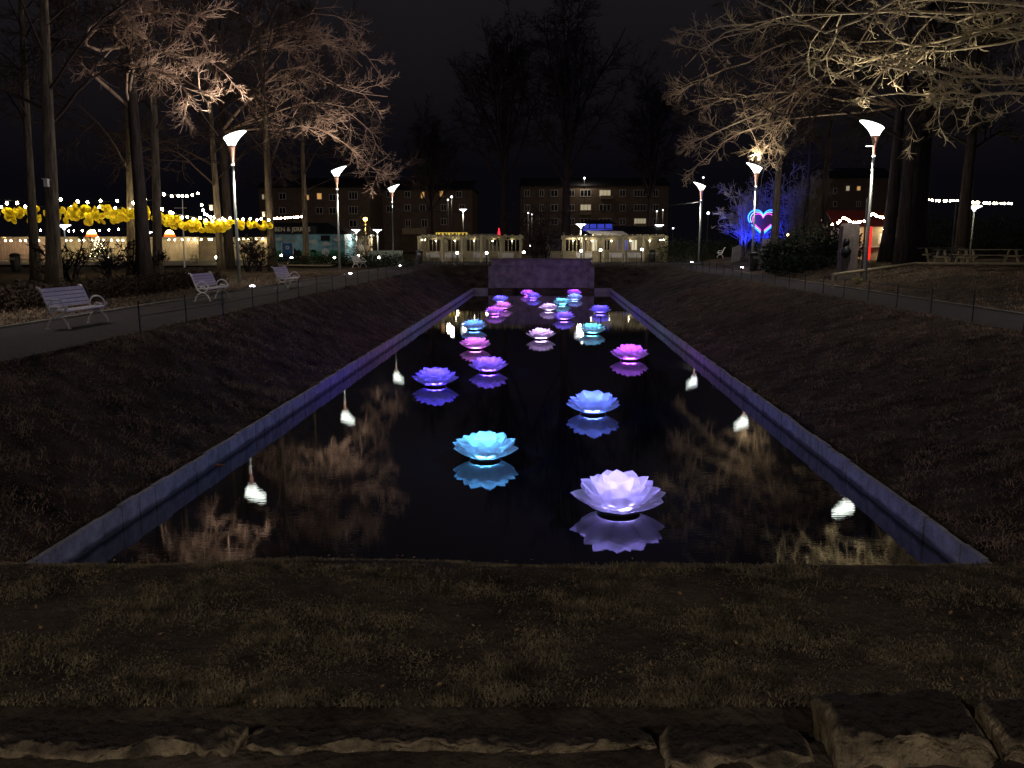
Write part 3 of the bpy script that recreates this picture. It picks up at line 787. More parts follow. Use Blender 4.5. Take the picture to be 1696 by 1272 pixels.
limb_tree('bare_tree', 'left tree with layered lit branches above the second lamp', B, 17, .3, [
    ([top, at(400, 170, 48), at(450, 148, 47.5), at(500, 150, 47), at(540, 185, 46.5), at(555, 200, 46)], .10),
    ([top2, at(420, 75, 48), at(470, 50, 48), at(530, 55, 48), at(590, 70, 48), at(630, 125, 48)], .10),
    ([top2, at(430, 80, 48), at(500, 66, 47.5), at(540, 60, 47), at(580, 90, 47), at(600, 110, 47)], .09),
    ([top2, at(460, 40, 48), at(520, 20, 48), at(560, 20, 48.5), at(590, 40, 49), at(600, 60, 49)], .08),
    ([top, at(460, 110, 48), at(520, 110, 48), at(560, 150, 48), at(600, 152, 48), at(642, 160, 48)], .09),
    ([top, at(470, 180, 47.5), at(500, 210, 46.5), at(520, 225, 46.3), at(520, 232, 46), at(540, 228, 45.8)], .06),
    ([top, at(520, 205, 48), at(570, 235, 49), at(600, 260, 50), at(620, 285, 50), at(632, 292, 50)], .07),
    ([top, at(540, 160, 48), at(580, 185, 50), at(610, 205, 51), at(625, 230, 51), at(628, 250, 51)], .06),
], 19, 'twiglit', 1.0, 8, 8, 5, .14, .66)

# ------------------------------------------------------------------ shrubs and hedges
def leafcloud(seed, boxes, n, ls, stem=.0):
    rng = np.random.default_rng(seed); Pts = []
    for (c, d) in boxes:
        q = rng.uniform(-1, 1, (n, 3)); q = q[(q ** 2).sum(1) < 1.15]; Pts.append(np.array(c) + q * np.array(d) / 2 * (1 + .12 * rng.normal(0, 1, (len(q), 1))))
    P = np.concatenate(Pts); m = len(P)
    a = norm(rng.normal(0, 1, (m, 3))); c2 = norm(np.cross(a, rng.normal(0, 1, (m, 3)))); l = ls * rng.uniform(.6, 1.4, (m, 1))
    v = np.stack([P, P + a * l * .5 + c2 * l * .28, P + a * l, P + a * l * .5 - c2 * l * .28], 1).reshape(-1, 3)
    return v, np.arange(m * 4).reshape(-1, 4)
def shrub(name, label, cat, loc, boxes, n, ls, m, seed, group=None):
    t = thing(name, label, cat, loc, 0, group)
    v, f = leafcloud(seed, boxes, n, ls); put('foliage', npmesh('foliage', v, f, M[m]), t)
    if name == 'low_hedge': return t
    rng = random.Random(seed); b = MB()
    for (c, d) in boxes:
        for _ in range(7):
            x, y = c[0] + rng.uniform(-.3, .3) * d[0], c[1] + rng.uniform(-.3, .3) * d[1]
            b.tube([(x, y, -.1), (x + rng.uniform(-.1, .1), y, c[2] * .6), (x + rng.uniform(-.3, .3) * .5, y + rng.uniform(-.1, .1), c[2] + d[2] * .4)], [.025, .018, .008], 5)
    b.build('stems', M['bark'], t)
    return t
shrub('low_hedge', 'low brown bare hedge behind the benches on the left', 'hedge', (-13.0, 24, 0), [((0, y, .22), (1.3, 2.6, .75)) for y in range(-10, 8, 2)], 2600, .10, 'hedgebrown', 5)
shrub('low_hedge', 'dark clipped hedge in front of the blue kiosk', 'hedge', (at(600, 440, 55).x, 55, 0), [((x, 0, .35), (2.4, 1.2, 1.05)) for x in np.arange(-5, 3, 1.5)], 2600, .10, 'hedge', 6)
shrub('low_hedge', 'dark hedge right of the right pergola', 'hedge', (at(1165, 430, 64).x, 64, .3), [((x, 0, .6), (2.2, 1.4, 1.9)) for x in np.arange(-2.5, 4, 1.4)], 2600, .11, 'hedge', 7)
shrub('low_hedge', 'tall dark hedge at the far right edge behind the pale tables', 'hedge', (at(1640, 430, 60).x, 60, .5), [((x, 0, 1.3), (3.2, 2.0, 3.6)) for x in np.arange(-6, 9, 2.2)], 3000, .16, 'hedge', 9)
for px, Y, wd, ht, lb in ((1305, 47, 2.6, 1.5, 'rhododendron bush right of the neon heart pedestal'), (1338, 50, 2.8, 2.3, 'tall rhododendron bush under the blue lit stems'),
        (1378, 44, 2.6, 2.2, 'rhododendron bush left of the stone monument'), (1325, 40, 3.0, .9, 'low rhododendron bush in front of the taller ones')):
    x = at(px, 430, Y).x
    shrub('rhododendron', lb, 'bush', (x, Y, gz(x, Y)), [((0, 0, ht * .45), (wd, wd * .8, ht)), ((wd * .3, .2, ht * .35), (wd * .7, wd * .6, ht * .8)), ((-wd * .3, -.2, ht * .3), (wd * .7, wd * .6, ht * .7))], 1500, .17, 'rhodo', int(px), 'rhododendron bushes by the heart')
# bare twiggy shrubs on the left
rng0 = np.random.default_rng(8)
def bare_shrub(px, Y, h, label, seed, m='darktwig', n=9, loc=None, wob=.14, el0=50, base=.12):
    rng = np.random.default_rng(seed)
    x = at(px, 440, Y).x if loc is None else loc[0]
    t = thing('bare_shrub', label, 'shrub', (x, Y, gz(x, Y)), 0, 'bare shrubs')
    az = rng.uniform(0, 2 * PI, n); el = np.radians(rng.uniform(el0, 82, n))
    d = np.stack([np.cos(az) * np.cos(el), np.sin(az) * np.cos(el), np.sin(el)], -1)
    limbs = grow(rng, rng.normal(0, base, (n, 3)) * [1, 1, 0], d, rng.uniform(.7, 1.1, n) * h, 8, [0] + [.02] * 7, wob)
    v, f = tubes(crown_from(rng, limbs, np.full(n, .035), 5, 5, 3, 1.1, .1, .5))
    put('branches', npmesh('branches', v, f, M[m]), t)
    return t
bare_shrub(118, 33, 2.2, 'bare dark shrub just right of the thick dark trunk', 1)
bare_shrub(180, 36, 1.7, 'bare dark shrub before the lit conical tree', 2)
bare_shrub(232, 34, 1.6, 'bare shrub between the two middle left trunks', 3)
bare_shrub(410, 44, 1.8, 'bare shrub right of the nearest left lamp post', 4)
bare_shrub(430, 46, 1.6, 'bare shrub beside the leaning trunk left of the kiosk', 5)
bare_shrub(610, 66, 3.6, 'bare bushy shrub under the orange street light', 6, 'bark')
bare_shrub(886, 68, 4.6, 'tall bare shrub in the gap between the pergolas', 7, 'darktwig', 14)
bare_shrub(902, 70, 3.6, 'smaller bare shrub in the gap between the pergolas', 12, 'darktwig', 10)

# ------------------------------------------------------------------ foreground: grass, leaves, edging stones
def blades(seed, n, region, hl, wl, m, name, keep=None):
    rng = np.random.default_rng(seed)
    x, y = region(rng, n)
    if keep is not None:
        k = keep(x, y, rng); x, y = x[k], y[k]
    n = len(x); z = hgt(x, y) - .006
    az = rng.uniform(0, 2 * PI, n); L = rng.uniform(*hl, n) * (1 + .5 * np.sin(x * 5 + y * 3) * np.sin(y * 7 - x * 2))
    ln = rng.uniform(.55, 1.50, n); wd = rng.uniform(*wl, n)
    dx, dy = np.cos(az), np.sin(az); P = np.stack([x, y, z], -1)
    side = np.stack([-dy, dx, 0 * dx], -1) * wd[:, None] / 2
    out = np.stack([dx, dy, 0 * dx], -1); up = np.array([0, 0, 1.])
    mid = P + (out * (np.sin(ln) * .45)[:, None] + up * (np.cos(ln * .6) * .55)[:, None]) * L[:, None]
    tip = P + (out * (np.sin(ln) * 1.0)[:, None] + up * (np.cos(ln) * .85)[:, None]) * L[:, None]
    v = np.stack([P - side, P + side, mid + side * .8, mid - side * .8, tip + side * .15, tip - side * .15], 1).reshape(-1, 3)
    b = (np.arange(n) * 6)[:, None]
    f = np.concatenate([b + np.array([[0, 1, 2, 3]]), b + np.array([[3, 2, 4, 5]])])
    o = put(name, npmesh(name, v, f, m)); o['kind'] = 'stuff'; return o
def reg_front(rng, n):
    y = rng.uniform(2.58, 4.75, n); x = rng.uniform(-1, 1, n) * (y * .72 + .35) - .1; return x, y + .043 * x
def clump(x, y, rng):
    c = .55 + .22 * np.sin(3.1 * x + 1.7 * y) + .25 * np.sin(9.3 * x - 6.1 * y + 1) + .25 * np.sin(17 * y + 5 * x) + .2 * np.sin(23 * x + 11 * y)
    return rng.uniform(0, 1, len(x)) < np.clip(c, .12, 1)
blades(1, 420000, reg_front, (.010, .028), (.0025, .006), M['grassblade'], 'grass', clump)
def reg_bank(rng, n):
    s = rng.uniform(0, 1, n) < .45; y = 4 + 34 * rng.uniform(0, 1, n) ** 1.7
    x = np.where(s, rng.uniform(-7.4, -4.84, n), rng.uniform(4.2, 8.6, n)); return x, y
blades(2, 330000, reg_bank, (.03, .09), (.005, .014), M['bankgrass'], 'bank_grass', clump)
def reg_lawn(rng, n):
    s = rng.uniform(0, 1, n) < .4; y = 14 + 30 * rng.uniform(0, 1, n) ** 1.4
    x = np.where(s, rng.uniform(-15, -10.4, n), rng.uniform(10.8, 20, n)); return x, y
blades(3, 50000, reg_lawn, (.04, .12), (.008, .02), M['bankgrass'], 'lawn_grass')
rng = np.random.default_rng(4); n = 420
x, y = reg_front(rng, n); P = np.stack([x, y, hgt(x, y) + .012 + rng.uniform(0, .02, n)], -1)
a = norm(rng.normal(0, 1, (n, 3)) * [1, 1, .35]); c2 = norm(np.cross(a, np.array([0, 0, 1.]) + rng.normal(0, .3, (n, 3)))); l = rng.uniform(.010, .028, (n, 1))
v = np.stack([P, P + a * l * .5 + c2 * l * .32, P + a * l, P + a * l * .5 - c2 * l * .32], 1).reshape(-1, 3)
o = put('leaf_litter', npmesh('leaf_litter', v, np.arange(n * 4).reshape(-1, 4), M['leaf_litter'])); o['kind'] = 'stuff'

def rough_stone(seed, x0, x1, y0, y1, z0, z1, label, rz=0.0, ja=.045):
    """a weathered block: subdivided box with broken edges"""
    rng = np.random.default_rng(seed); nx, ny, nz = max(6, int((x1 - x0) / .012)), 20, 12
    import mathutils
    vs = {}; verts = []; faces = []
    def vid(i, j, k):
        if (i, j, k) not in vs:
            u, v, w2 = i / nx, j / ny, k / nz
            p = Vector((x0 + (x1 - x0) * u, y0 + (y1 - y0) * v, z0 + (z1 - z0) * w2))
            q = Vector((p.x * 3.1 + seed, p.y * 5, p.z * 6))
            nn = mathutils.noise.noise(q) ; n2 = mathutils.noise.noise(q * 3.7)
            fr = 1 - v; e = (fr ** 3) * w2
            p.y += (nn * ja * 1.5 + n2 * ja * .7) * (1 - v) + e * ja * 1.2
            p.z += (n2 * ja * .25 + nn * ja * .35) * w2 - e * ja * .9
            ex = min(u, 1 - u); p.z -= max(0, .05 - ex) * w2 * .6
            n3 = mathutils.noise.noise(q * 11.0); p.z += n3 * .010 * w2; p.y += n3 * .010 * (1 - v)
            p.y += .043 * p.x
            p.x += nn * .02
            vs[(i, j, k)] = len(verts); verts.append(p)
        return vs[(i, j, k)]
    for i in range(nx):
        for j in range(ny):
            faces.append((vid(i, j, nz), vid(i + 1, j, nz), vid(i + 1, j + 1, nz), vid(i, j + 1, nz)))
    for i in range(nx):
        for k in range(nz):
            faces.append((vid(i, 0, k), vid(i + 1, 0, k), vid(i + 1, 0, k + 1), vid(i, 0, k + 1)))
            faces.append((vid(i + 1, ny, k), vid(i, ny, k), vid(i, ny, k + 1), vid(i + 1, ny, k + 1)))
    for j in range(ny):
        for k in range(nz):
            faces.append((vid(0, j + 1, k), vid(0, j, k), vid(0, j, k + 1), vid(0, j + 1, k + 1)))
            faces.append((vid(nx, j, k), vid(nx, j + 1, k), vid(nx, j + 1, k + 1), vid(nx, j, k + 1)))
    b = MB(); b.add(verts, faces)
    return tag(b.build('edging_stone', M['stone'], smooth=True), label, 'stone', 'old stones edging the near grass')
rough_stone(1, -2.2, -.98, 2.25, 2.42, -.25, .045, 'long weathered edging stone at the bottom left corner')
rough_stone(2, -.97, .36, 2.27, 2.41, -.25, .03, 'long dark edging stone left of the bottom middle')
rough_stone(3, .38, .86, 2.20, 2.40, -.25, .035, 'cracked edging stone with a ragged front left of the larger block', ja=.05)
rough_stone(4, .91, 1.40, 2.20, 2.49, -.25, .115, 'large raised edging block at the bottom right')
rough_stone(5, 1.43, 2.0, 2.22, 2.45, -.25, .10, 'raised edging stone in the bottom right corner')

# ------------------------------------------------------------------ low fences
def wire_fence(label, pts, spacing, h=.58):
    t = thing('wire_fence', label, 'fence', (0, 0, 0), 0, 'low metal fences around the pool')
    P = [Vector(p) for p in pts]; posts = []
    for a, b2 in zip(P[:-1], P[1:]):
        n = max(1, int((b2 - a).length / spacing))
        posts += [a.lerp(b2, q / n) for q in range(n)]
    posts.append(P[-1])
    for p in posts:
        z = gz(p.x, p.y); b = MB(); b.tube([(p.x, p.y, z - .15), (p.x, p.y, z + h)], .014, 6); b.build('post', M['darkmetal'], t)
    for hh in (.30, .54):
        b = MB(); b.tube([(p.x, p.y, gz(p.x, p.y) + hh) for p in posts], .006, 4); b.build('rail', M['darkmetal'], t)
wire_fence('low dark wire fence between the right bank and the right path', [(8.75, 6, 0), (8.75, 55, 0)], 1.8)
wire_fence('low dark wire fence between the left bank and the left path', [(-7.25, 14, 0), (-7.25, 55, 0)], 1.8)
wire_fence('low dark wire fence across the far end, left of the stone wall', [(-10.6, 56.6, 0), (-4.2, 56.6, 0)], .8, .8)
wire_fence('low dark wire fence across the far end, right of the stone wall', [(3.6, 56.6, 0), (10.5, 56.6, 0)], .8, .8)
# wooden rail on the right
t = thing('wooden_rail', 'low wooden rail on short posts beyond the right path', 'rail', (0, 0, 0))
cn = [at(1380, 455, 28.6), at(1516, 436, 38), at(1720, 437, 38)]
for a, b2 in zip(cn[:-1], cn[1:]):
    b = MB(); b.tube([a, b2], .055, 7); b.build('rail', M['wood'], t)
    n = max(2, int((b2 - a).length / 2.4))
    for q in range(n):
        p = a.lerp(b2, q / n); b = MB(); b.tube([(p.x, p.y, gz(p.x, p.y) - .1), (p.x, p.y, p.z)], .05, 7); b.build('post', M['wood'], t)

# ------------------------------------------------------------------ pergolas at the far terrace
def pergola(label, Y, x0, x1, wing, groups, zt=2.18):
    """back wall with a low panel and barred openings, front posts, beams, and a side wing of boards"""
    t = thing('pergola', label, 'pergola', (0, Y, 0), 0, 'timber pergolas facing the pool')
    zb = -.05; D = 2.6
    b = MB(); b.bx(x0, x1, D, D + .08, zb, .80); b.build('low_panel', M['wood'], t)
    b = MB(); b.bx(x0, x1, D - .02, D + .10, .803, .89); b.build('rail', M['wood'], t)
    b = MB(); b.bx(x0 - .2, x1 + .2, D - .04, D + .12, zt - .33, zt - .14); b.build('rear_beam', M['wood'], t)
    n = max(3, round((x1 - x0) / 1.75)); xsn = [x0 + (x1 - x0) * q / n for q in range(n + 1)]
    for x in xsn:
        b = MB(); b.bx(x - .09, x + .09, 0, .18, zb, zt - .143); b.build('post', M['wood'], t)
        b = MB(); b.bx(x - .13, x + .13, D - .09, D - .043, .89, zt - .33); b.build('rear_post', M['wood'], t)
    for k in range(len(xsn) - 1):
        b = MB(); a, c = xsn[k] + .16, xsn[k + 1] - .16; m = groups
        for q in range(m + 1):
            x = a + (c - a) * q / m; b.bx(x - .035, x + .035, D - .01, D + .06, .893, zt - .333)
        b.build('bars', M['wood'], t)
    b = MB(); b.bx(x0 - .25, x1 + .25, .02, .16, zt - .14, zt); b.build('front_beam', M['wood'], t)
    b = MB(); x = x0
    while x <= x1: b.bx(x - .04, x + .04, -.35, D + .5, zt + .003, zt + .10); x += .62
    b.build('rafters', M['wood'], t)
    if wing:
        xw = x0 - .02 if wing < 0 else x1 + .02; b = MB(); y = -2.2
        while y < D: b.bx(xw - .03, xw + .03, y, y + .16, zb, zt - .05); y += .24
        b.build('side_boards', M['wood'], t)
    for k, x in enumerate(xsn[:-1]):
        xm = x + (xsn[1] - xsn[0]) * .5
        d = MB(); d.lathe([(.03, -.02), (.042, 0), (.042, .015), (.025, .02)], 10, (xm, D - .18, zt - .42)); d.build('downlight', M['downglow'], t, True)
    if wing:
        for yy in (-1.2, .6):
            d = MB(); d.lathe([(.03, -.02), (.042, 0), (.042, .015), (.025, .02)], 10, (xw - wing * .18, yy, zt - .35)); d.build('downlight', M['downglow'], t, True)
    return t
YP = 67
pergola('timber pergola with barred openings on the left of the stone wall', YP, at(700, 430, YP).x, at(862, 430, YP).x, -1, 4)
pergola('timber pergola with wider openings on the right of the stone wall', YP, at(934, 430, YP).x, at(1098, 430, YP).x, 1, 4)
for q, (px, lb) in enumerate(((716, 'white bench at the left end of the left pergola'), (750, 'white bench second from the left in the left pergola'), (797, 'white bench in the middle of the left pergola'), (838, 'white bench at the right end of the left pergola'),
               (967, 'white bench at the left end of the right pergola'), (1022, 'white bench in the middle of the right pergola'), (1052, 'white bench beside a bollard lamp in the right pergola'), (1084, 'white bench at the right end of the right pergola'))):
    place_bench(at(px, 430, YP + 1.6).x, YP + 1.7, -PI / 2 + (.7 if px in (716, 1084) else 0), lb, .02)
# picket fence section between the pergolas
t = thing('picket_fence', 'pale picket fence left of the right pergola', 'fence', (at(912, 430, 66).x, 66, 0))
b = MB()
for q in range(13): b.bx(q * .12, q * .12 + .07, 0, .03, 0, .95)
b.build('pickets', M['wood'], t); b = MB(); b.bx(-.03, 1.58, .033, .07, .2, .28); b.bx(-.03, 1.58, .033, .07, .7, .78); b.build('rail', M['wood'], t)

# ------------------------------------------------------------------ waste bins
def waste_bin(px, py, Y, label, first=[None]):
    x = at(px, py, Y).x
    if first[0] is None:
        t = thing('waste_bin', label, 'waste bin', (x, Y, gz(x, Y)), 0, 'dark waste bins')
        b = MB(); b.lathe([(.22, 0), (.25, .05), (.27, .86), (.25, .88)], 16); b.build('body', M['darkmetal'], t, True)
        b = MB(); b.lathe([(.28, .882), (.30, .92), (.22, 1.0), (.05, 1.04)], 16); b.build('lid', M['black'], t, True)
        b = MB(); b.bx(-.12, .12, -.275, -.255, .66, .80); b.build('slot', M['concrete'], t)
        first[0] = t; return t
    return dup(first[0], (x, Y, gz(x, Y)), 0, label)
waste_bin(28, 455, 44, 'dark waste bin at the far left behind the slim trunk')
waste_bin(695, 437, 63, 'dark waste bin before the left pergola')
waste_bin(1080, 432, 67.5, 'dark waste bin inside the right pergola')
waste_bin(1248, 446, 45.6, 'dark waste bin at the foot of the lamp by the heart')

# ------------------------------------------------------------------ bollard lamps
def bollard():
    t = thing('bollard_lamp', '', 'bollard lamp', (0, 0, 0), 0, 'short bollard lamps on the far terrace')
    b = MB(); b.tube([(0, 0, -.2), (0, 0, .74)], .045, 10); b.build('post', M['darkmetal'], t, True)
    b = MB(); b.ball((0, 0, .84), .095, 12, 8); b.build('globe', M['bollardglow'], t, True)
    b = MB(); b.lathe([(.05, .73), (.07, .74), (.07, .76), (.05, .77)], 12); b.build('collar', M['darkmetal'], t, True)
    return t
bo = bollard()
for q, (px, py, Y, lb) in enumerate(((358.5, 426.5, 58, 'bollard lamp left of the trunk by the nearest left lamp'), (382.5, 426.5, 58, 'bollard lamp behind the nearest left lamp post'),
        (466, 423, 66, 'small dim bollard lamp by the blue kiosk door'), (482.8, 427, 60, 'bollard lamp right of the blue kiosk door'), (554, 426.5, 60, 'bollard lamp left of the second left lamp post'),
        (593.6, 424, 64, 'bollard lamp under the orange street light'), (628, 426.5, 61, 'bollard lamp before the pale wall left of the left pergola'),
        (757, 419, 64, 'bollard lamp at the left pergola, leftmost of its two'), (806, 419, 64, 'bollard lamp at the left pergola, rightmost of its two'), (867.6, 418, 64, 'bollard lamp in the gap between the pergolas'),
        (962.5, 415.5, 65.5, 'bollard lamp at the left end of the right pergola'), (994.7, 414.5, 66, 'bollard lamp in the middle of the right pergola'), (1063, 413.3, 66, 'bollard lamp toward the right end of the right pergola'))):
    c = at(px, py, Y); loc = (c.x, Y, c.z - .84)
    if q == 0: bo.location = loc; bo['label'] = lb
    else: dup(bo, loc, 0, lb)

# ------------------------------------------------------------------ disc lamps and other street lights
def disc_lamp():
    t = thing('disc_lamp', '', 'street lamp', (0, 0, 0), 0, 'flat disc street lamps in the background')
    b = MB(); b.tube([(0, 0, -4.6), (0, 0, -.05)], [.06, .04], 8); b.build('pole', M['steel'], t, True)
    b = MB(); b.lathe([(.05, -.22), (.10, -.10), (.30, .02), (.42, .06), (.42, .10), (.1, .13)], 18); b.build('lamp_head', M['discglow'], t, True)
    b = MB(); b.lathe([(.44, .10), (.46, .12), (.2, .20), (.03, .22)], 18); b.build('hood', M['darkmetal'], t, True)
    return t
dl = disc_lamp()
for q, (px, py, Y, pw, lb) in enumerate(((106, 375, 52, 0, 'disc lamp at the far left above the beige wall'), (244, 386, 66, 0, 'disc lamp behind the string light tree'), (590, 382, 72, 260, 'disc lamp left of the orange street light'),
        (625, 382, 78, 260, 'disc lamp right of the orange street light'), (767, 348, 92, 300, 'disc lamp above the left pergola'), (962, 373, 69, 260, 'disc lamp above the left end of the right pergola'),
        (1092, 374, 78, 260, 'disc lamp above the right end of the right pergola'), (1614, 344, 52, 0, 'disc lamp behind the broad tree at the far right'))):
    c = at(px, py, Y)
    if q == 0: t = dl; t.location = c; t['label'] = lb
    else: t = dup(dl, c, 0, lb)
    if pw: light('POINT', t, (0, 0, -.45), pw, (1.0, .88, .68), .2)
c = at(605, 363, 84)
t = thing('sodium_lamp', 'orange glowing street light before the left apartment building', 'street lamp', c)
b = MB(); b.tube([(0, 0, -6), (0, 0, -.1)], [.07, .05], 8); b.build('pole', M['steel'], t, True)
b = MB(); b.ball((0, 0, 0), .22, 12, 8, .8); b.build('globe', M['orangeglow'], t, True)
light('POINT', t, (0, 0, -.5), 500, (1.0, .55, .12), .2)
# small twinkling far lights
def far_lamp(px, py, Y, m, r, label, pw=0):
    r *= .6; c = at(px, py, Y); t = thing('far_lamp', label, 'lamp', c, 0, 'small far lamps')
    b = MB(); b.ball((0, 0, 0), r, 8, 6); b.build('globe', m, t, True)
    b = MB(); b.tube([(0, 0, -min(5.0, c.z)), (0, 0, -r)], .05, 6); b.build('pole', M['darkmetal'], t)
    if pw: light('POINT', t, (0, -1.2, -.4), pw, (1.0, .86, .66), .25)
W_ = glow('cool_far_glow', (.85, .93, 1.0), 5, False); O_ = glow('warm_far_glow', (1.0, .62, .25), 9, False); B_ = glow('blue_far_glow', (.15, .45, 1.0), 5, False)
for px, py, Y, m, r, lb in ((748, 326, 110, W_, .24, 'upper of two cool far lamps before the left apartments'), (742, 331, 112, W_, .18, 'lower of two cool far lamps before the left apartments'),
        (875, 353, 100, W_, .15, 'left of two small cool lamps in the pergola gap'), (881, 355, 100, W_, .15, 'right of two small cool lamps in the pergola gap'), (878, 407, 70, W_, .10, 'small white lamp low in the pergola gap'),
        (786, 392, 90, B_, .16, 'left of two small blue lamps above the left pergola'), (790, 393, 90, B_, .16, 'right of two small blue lamps above the left pergola'), (767, 389, 88, O_, .12, 'small warm lamp beside the yellow lit sign'),
        (1173, 353, 80, W_, .22, 'cool white lamp between the far right lamp post and the heart'), (1474, 330, 60, W_, .14, 'white lamp left of the massive old trunk'), (1165, 294, 70, W_, .12, 'small white lamp above the farthest right street lamp'),
        (1088, 350, 120, W_, .16, 'left of two small lamps before the right apartments'), (1098, 348, 120, W_, .14, 'right of two small lamps before the right apartments'), (1305, 389, 58, O_, .14, 'small warm lamp glowing right of the heart'),
        (1115, 378, 95, W_, .16, 'small white lamp right of the right pergola'), (968, 295, 150, W_, .30, 'lone white light above the roof of the right apartments')):
    far_lamp(px, py, Y, m, r, lb, 190 if Y >= 100 and m is W_ else 0)

# ------------------------------------------------------------------ apartment buildings
def window(parent, x, y, z, w2, h2, panes, m, lit=None):
    b = MB(); f = .09
    b.bx(x - w2 / 2, x + w2 / 2, y - .07, y - .003, z - h2 / 2, z - h2 / 2 + f); b.bx(x - w2 / 2, x + w2 / 2, y - .07, y - .003, z + h2 / 2 - f, z + h2 / 2)
    for q in range(panes + 1):
        xx = x - w2 / 2 + f / 2 + (w2 - f) * q / panes; b.bx(xx - f / 2, xx + f / 2, y - .072, y - .004, z - h2 / 2 + f, z + h2 / 2 - f)
    o = b.build('window', M['white'], parent)
    b = MB(); b.bx(x - w2 / 2 + f, x + w2 / 2 - f, y - .045, y - .005, z - h2 / 2 + f, z + h2 / 2 - f); b.build('pane', lit or M['pane'], o)
def building(label, Y, px0, px1, pytop, wins, balcs=(), depth=11):
    a, c = at(px0, pytop, Y), at(px1, pytop, Y); x0 = a.x; cx = (a.x + c.x) / 2
    t = thing('apartment_building', label, 'building', (cx, Y, 0), 0, 'brick apartment buildings beyond the park')
    hw = (c.x - a.x) / 2; zt = a.z
    b = MB(); b.bx(-hw, hw, 0, depth, -1, zt - .3); b.build('wall', M['brick'], t)
    b = MB(); b.bx(-hw - .25, hw + .25, -.3, depth + .3, zt - .297, zt); b.build('roof_edge', M['darkroof'], t)
    b = MB(); b.prism([(-hw - .2, -.2, zt + .003), (hw + .2, -.2, zt + .003), (hw + .2, depth / 2, zt + 1.6), (-hw - .2, depth / 2, zt + 1.6)], (0, .3, .06)); b.build('roof', M['darkroof'], t)
    for (px, py, wpx, hpx, panes, lit) in wins:
        p = at(px, py, Y); k = Y / 1350
        window(t, p.x - cx, 0, p.z, wpx * k, hpx * k, panes, None, {'w': M['winwarm'], 'p': M['winpale']}.get(lit))
    for (px, py, wpx, hpx) in balcs:
        p = at(px, py, Y); k = Y / 1350; w2, h2 = wpx * k, hpx * k
        b = MB(); b.bx(p.x - cx - w2 / 2, p.x - cx + w2 / 2, -1.3, -1.24, p.z - h2 / 2, p.z + h2 / 2); b.bx(p.x - cx - w2 / 2, p.x - cx + w2 / 2, -1.237, -.003, p.z - h2 / 2, p.z - h2 / 2 + .15)
        b.build('balcony', M['beige'], t)
    return t
ws = []
for row, py in enumerate((321, 344, 367)):
    for px, wp, pn in ((873, 9, 2), (897, 8, 2), (918, 12, 2), (947, 9, 2), (970, 18, 3), (1002, 19, 3), (1031, 10, 2), (1060, 20, 4), (1086, 9, 2)):
        lit = None
        if (row, px) in ((0, 1002), (1, 970), (2, 1060)): lit = 'p'
        ws.append((px, py - (1 if row == 0 else 0), wp, 11, pn, lit))
building('long brick apartment building behind the right pergola', 150, 862, 1108, 306, ws, ((970, 352, 18, 7), (1060, 374, 20, 7), (1004, 327, 20, 5)))
ws = [(585, 324, 15, 13, 3, None), (585, 348, 15, 13, 3, None), (585, 370, 13, 12, 2, None), (529, 325, 9, 11, 1, 'w'), (510, 327, 5, 9, 1, 'w'), (468, 325, 12, 11, 2, None), (551, 327, 12, 11, 2, None), (529, 349, 12, 11, 2, None), (551, 349, 12, 11, 2, None), (468, 349, 12, 11, 2, None), (436, 326, 5, 9, 1, 'p')]
building('brick apartment building behind the blue kiosk with orange lit windows', 130, 428, 612, 308, ws)
ws = [(617, 321, 8, 10, 1, 'w'), (700, 323, 7, 11, 1, 'w'), (731, 321, 7, 10, 1, 'w'), (645, 322, 10, 10, 2, None), (675, 322, 10, 10, 2, None), (760, 322, 10, 10, 2, None), (700, 344, 10, 11, 2, None), (735, 344, 10, 11, 2, None), (675, 344, 10, 11, 2, None), (765, 344, 10, 11, 2, None), (676, 370, 9, 12, 2, None), (703, 370, 10, 13, 2, None), (645, 346, 10, 11, 2, None), (735, 367, 10, 11, 2, None)]
building('dark apartment building above the left pergola with three warm windows', 140, 613, 782, 312, ws, ((688, 383, 40, 10),))
ws = [(1383, 316, 6, 9, 1, None), (1404, 312, 7, 9, 1, 'p'), (1422, 312, 7, 8, 1, 'w'), (1442, 316, 7, 9, 1, None), (1383, 338, 6, 9, 1, None), (1422, 338, 7, 9, 2, None)]
building('apartment building at the far right behind the tree trunks', 120, 1362, 1486, 292, ws)

# ------------------------------------------------------------------ blue kiosk
YK = 70
xa, xb = at(452, 430, YK).x, at(572, 430, YK).x
cx = (xa + xb) / 2; hw = (xb - xa) / 2
t = thing('ice_cream_kiosk', 'blue ice cream kiosk with a painted cow mural and dark sign roof', 'kiosk', (cx, YK, 0))
kx = lambda px: at(px, 430, YK).x - cx
kz = lambda py: at(500, py, YK).z
mural = surf('mural_sky', (.10, .33, .50), .7, .35, .9, col2=(.30, .50, .58))
mgreen = surf('mural_grass', (.05, .22, .13), .7, .3, 2); mwhite = surf('mural_white', (.55, .60, .60), .7, .15, 3)
mcone = surf('mural_cone', (.55, .36, .16), .7, .2, 9); mblue = surf('sign_blue', (.03, .13, .36), .5, .1, 4); mblack = surf('mural_black', (.012, .012, .012), .7, .1, 4); mpink = surf('mural_pink', (.55, .16, .22), .7, .1, 4)
b = MB(); b.bx(-hw, hw, 0, 4.5, -.1, kz(388)); b.build('wall', mural, t)
b = MB(); b.prism([(-hw - .4, -.6, kz(388) + .003), (hw + .5, -.6, kz(388) + .003), (hw + .5, -.6, kz(386)), (hw * .35, 2.2, kz(368)), (-hw - .4, 2.2, kz(368)), (-hw - .4, -.6, kz(384))], (0, 2.8, .0)); b.build('roof', M['darkroof'], t)
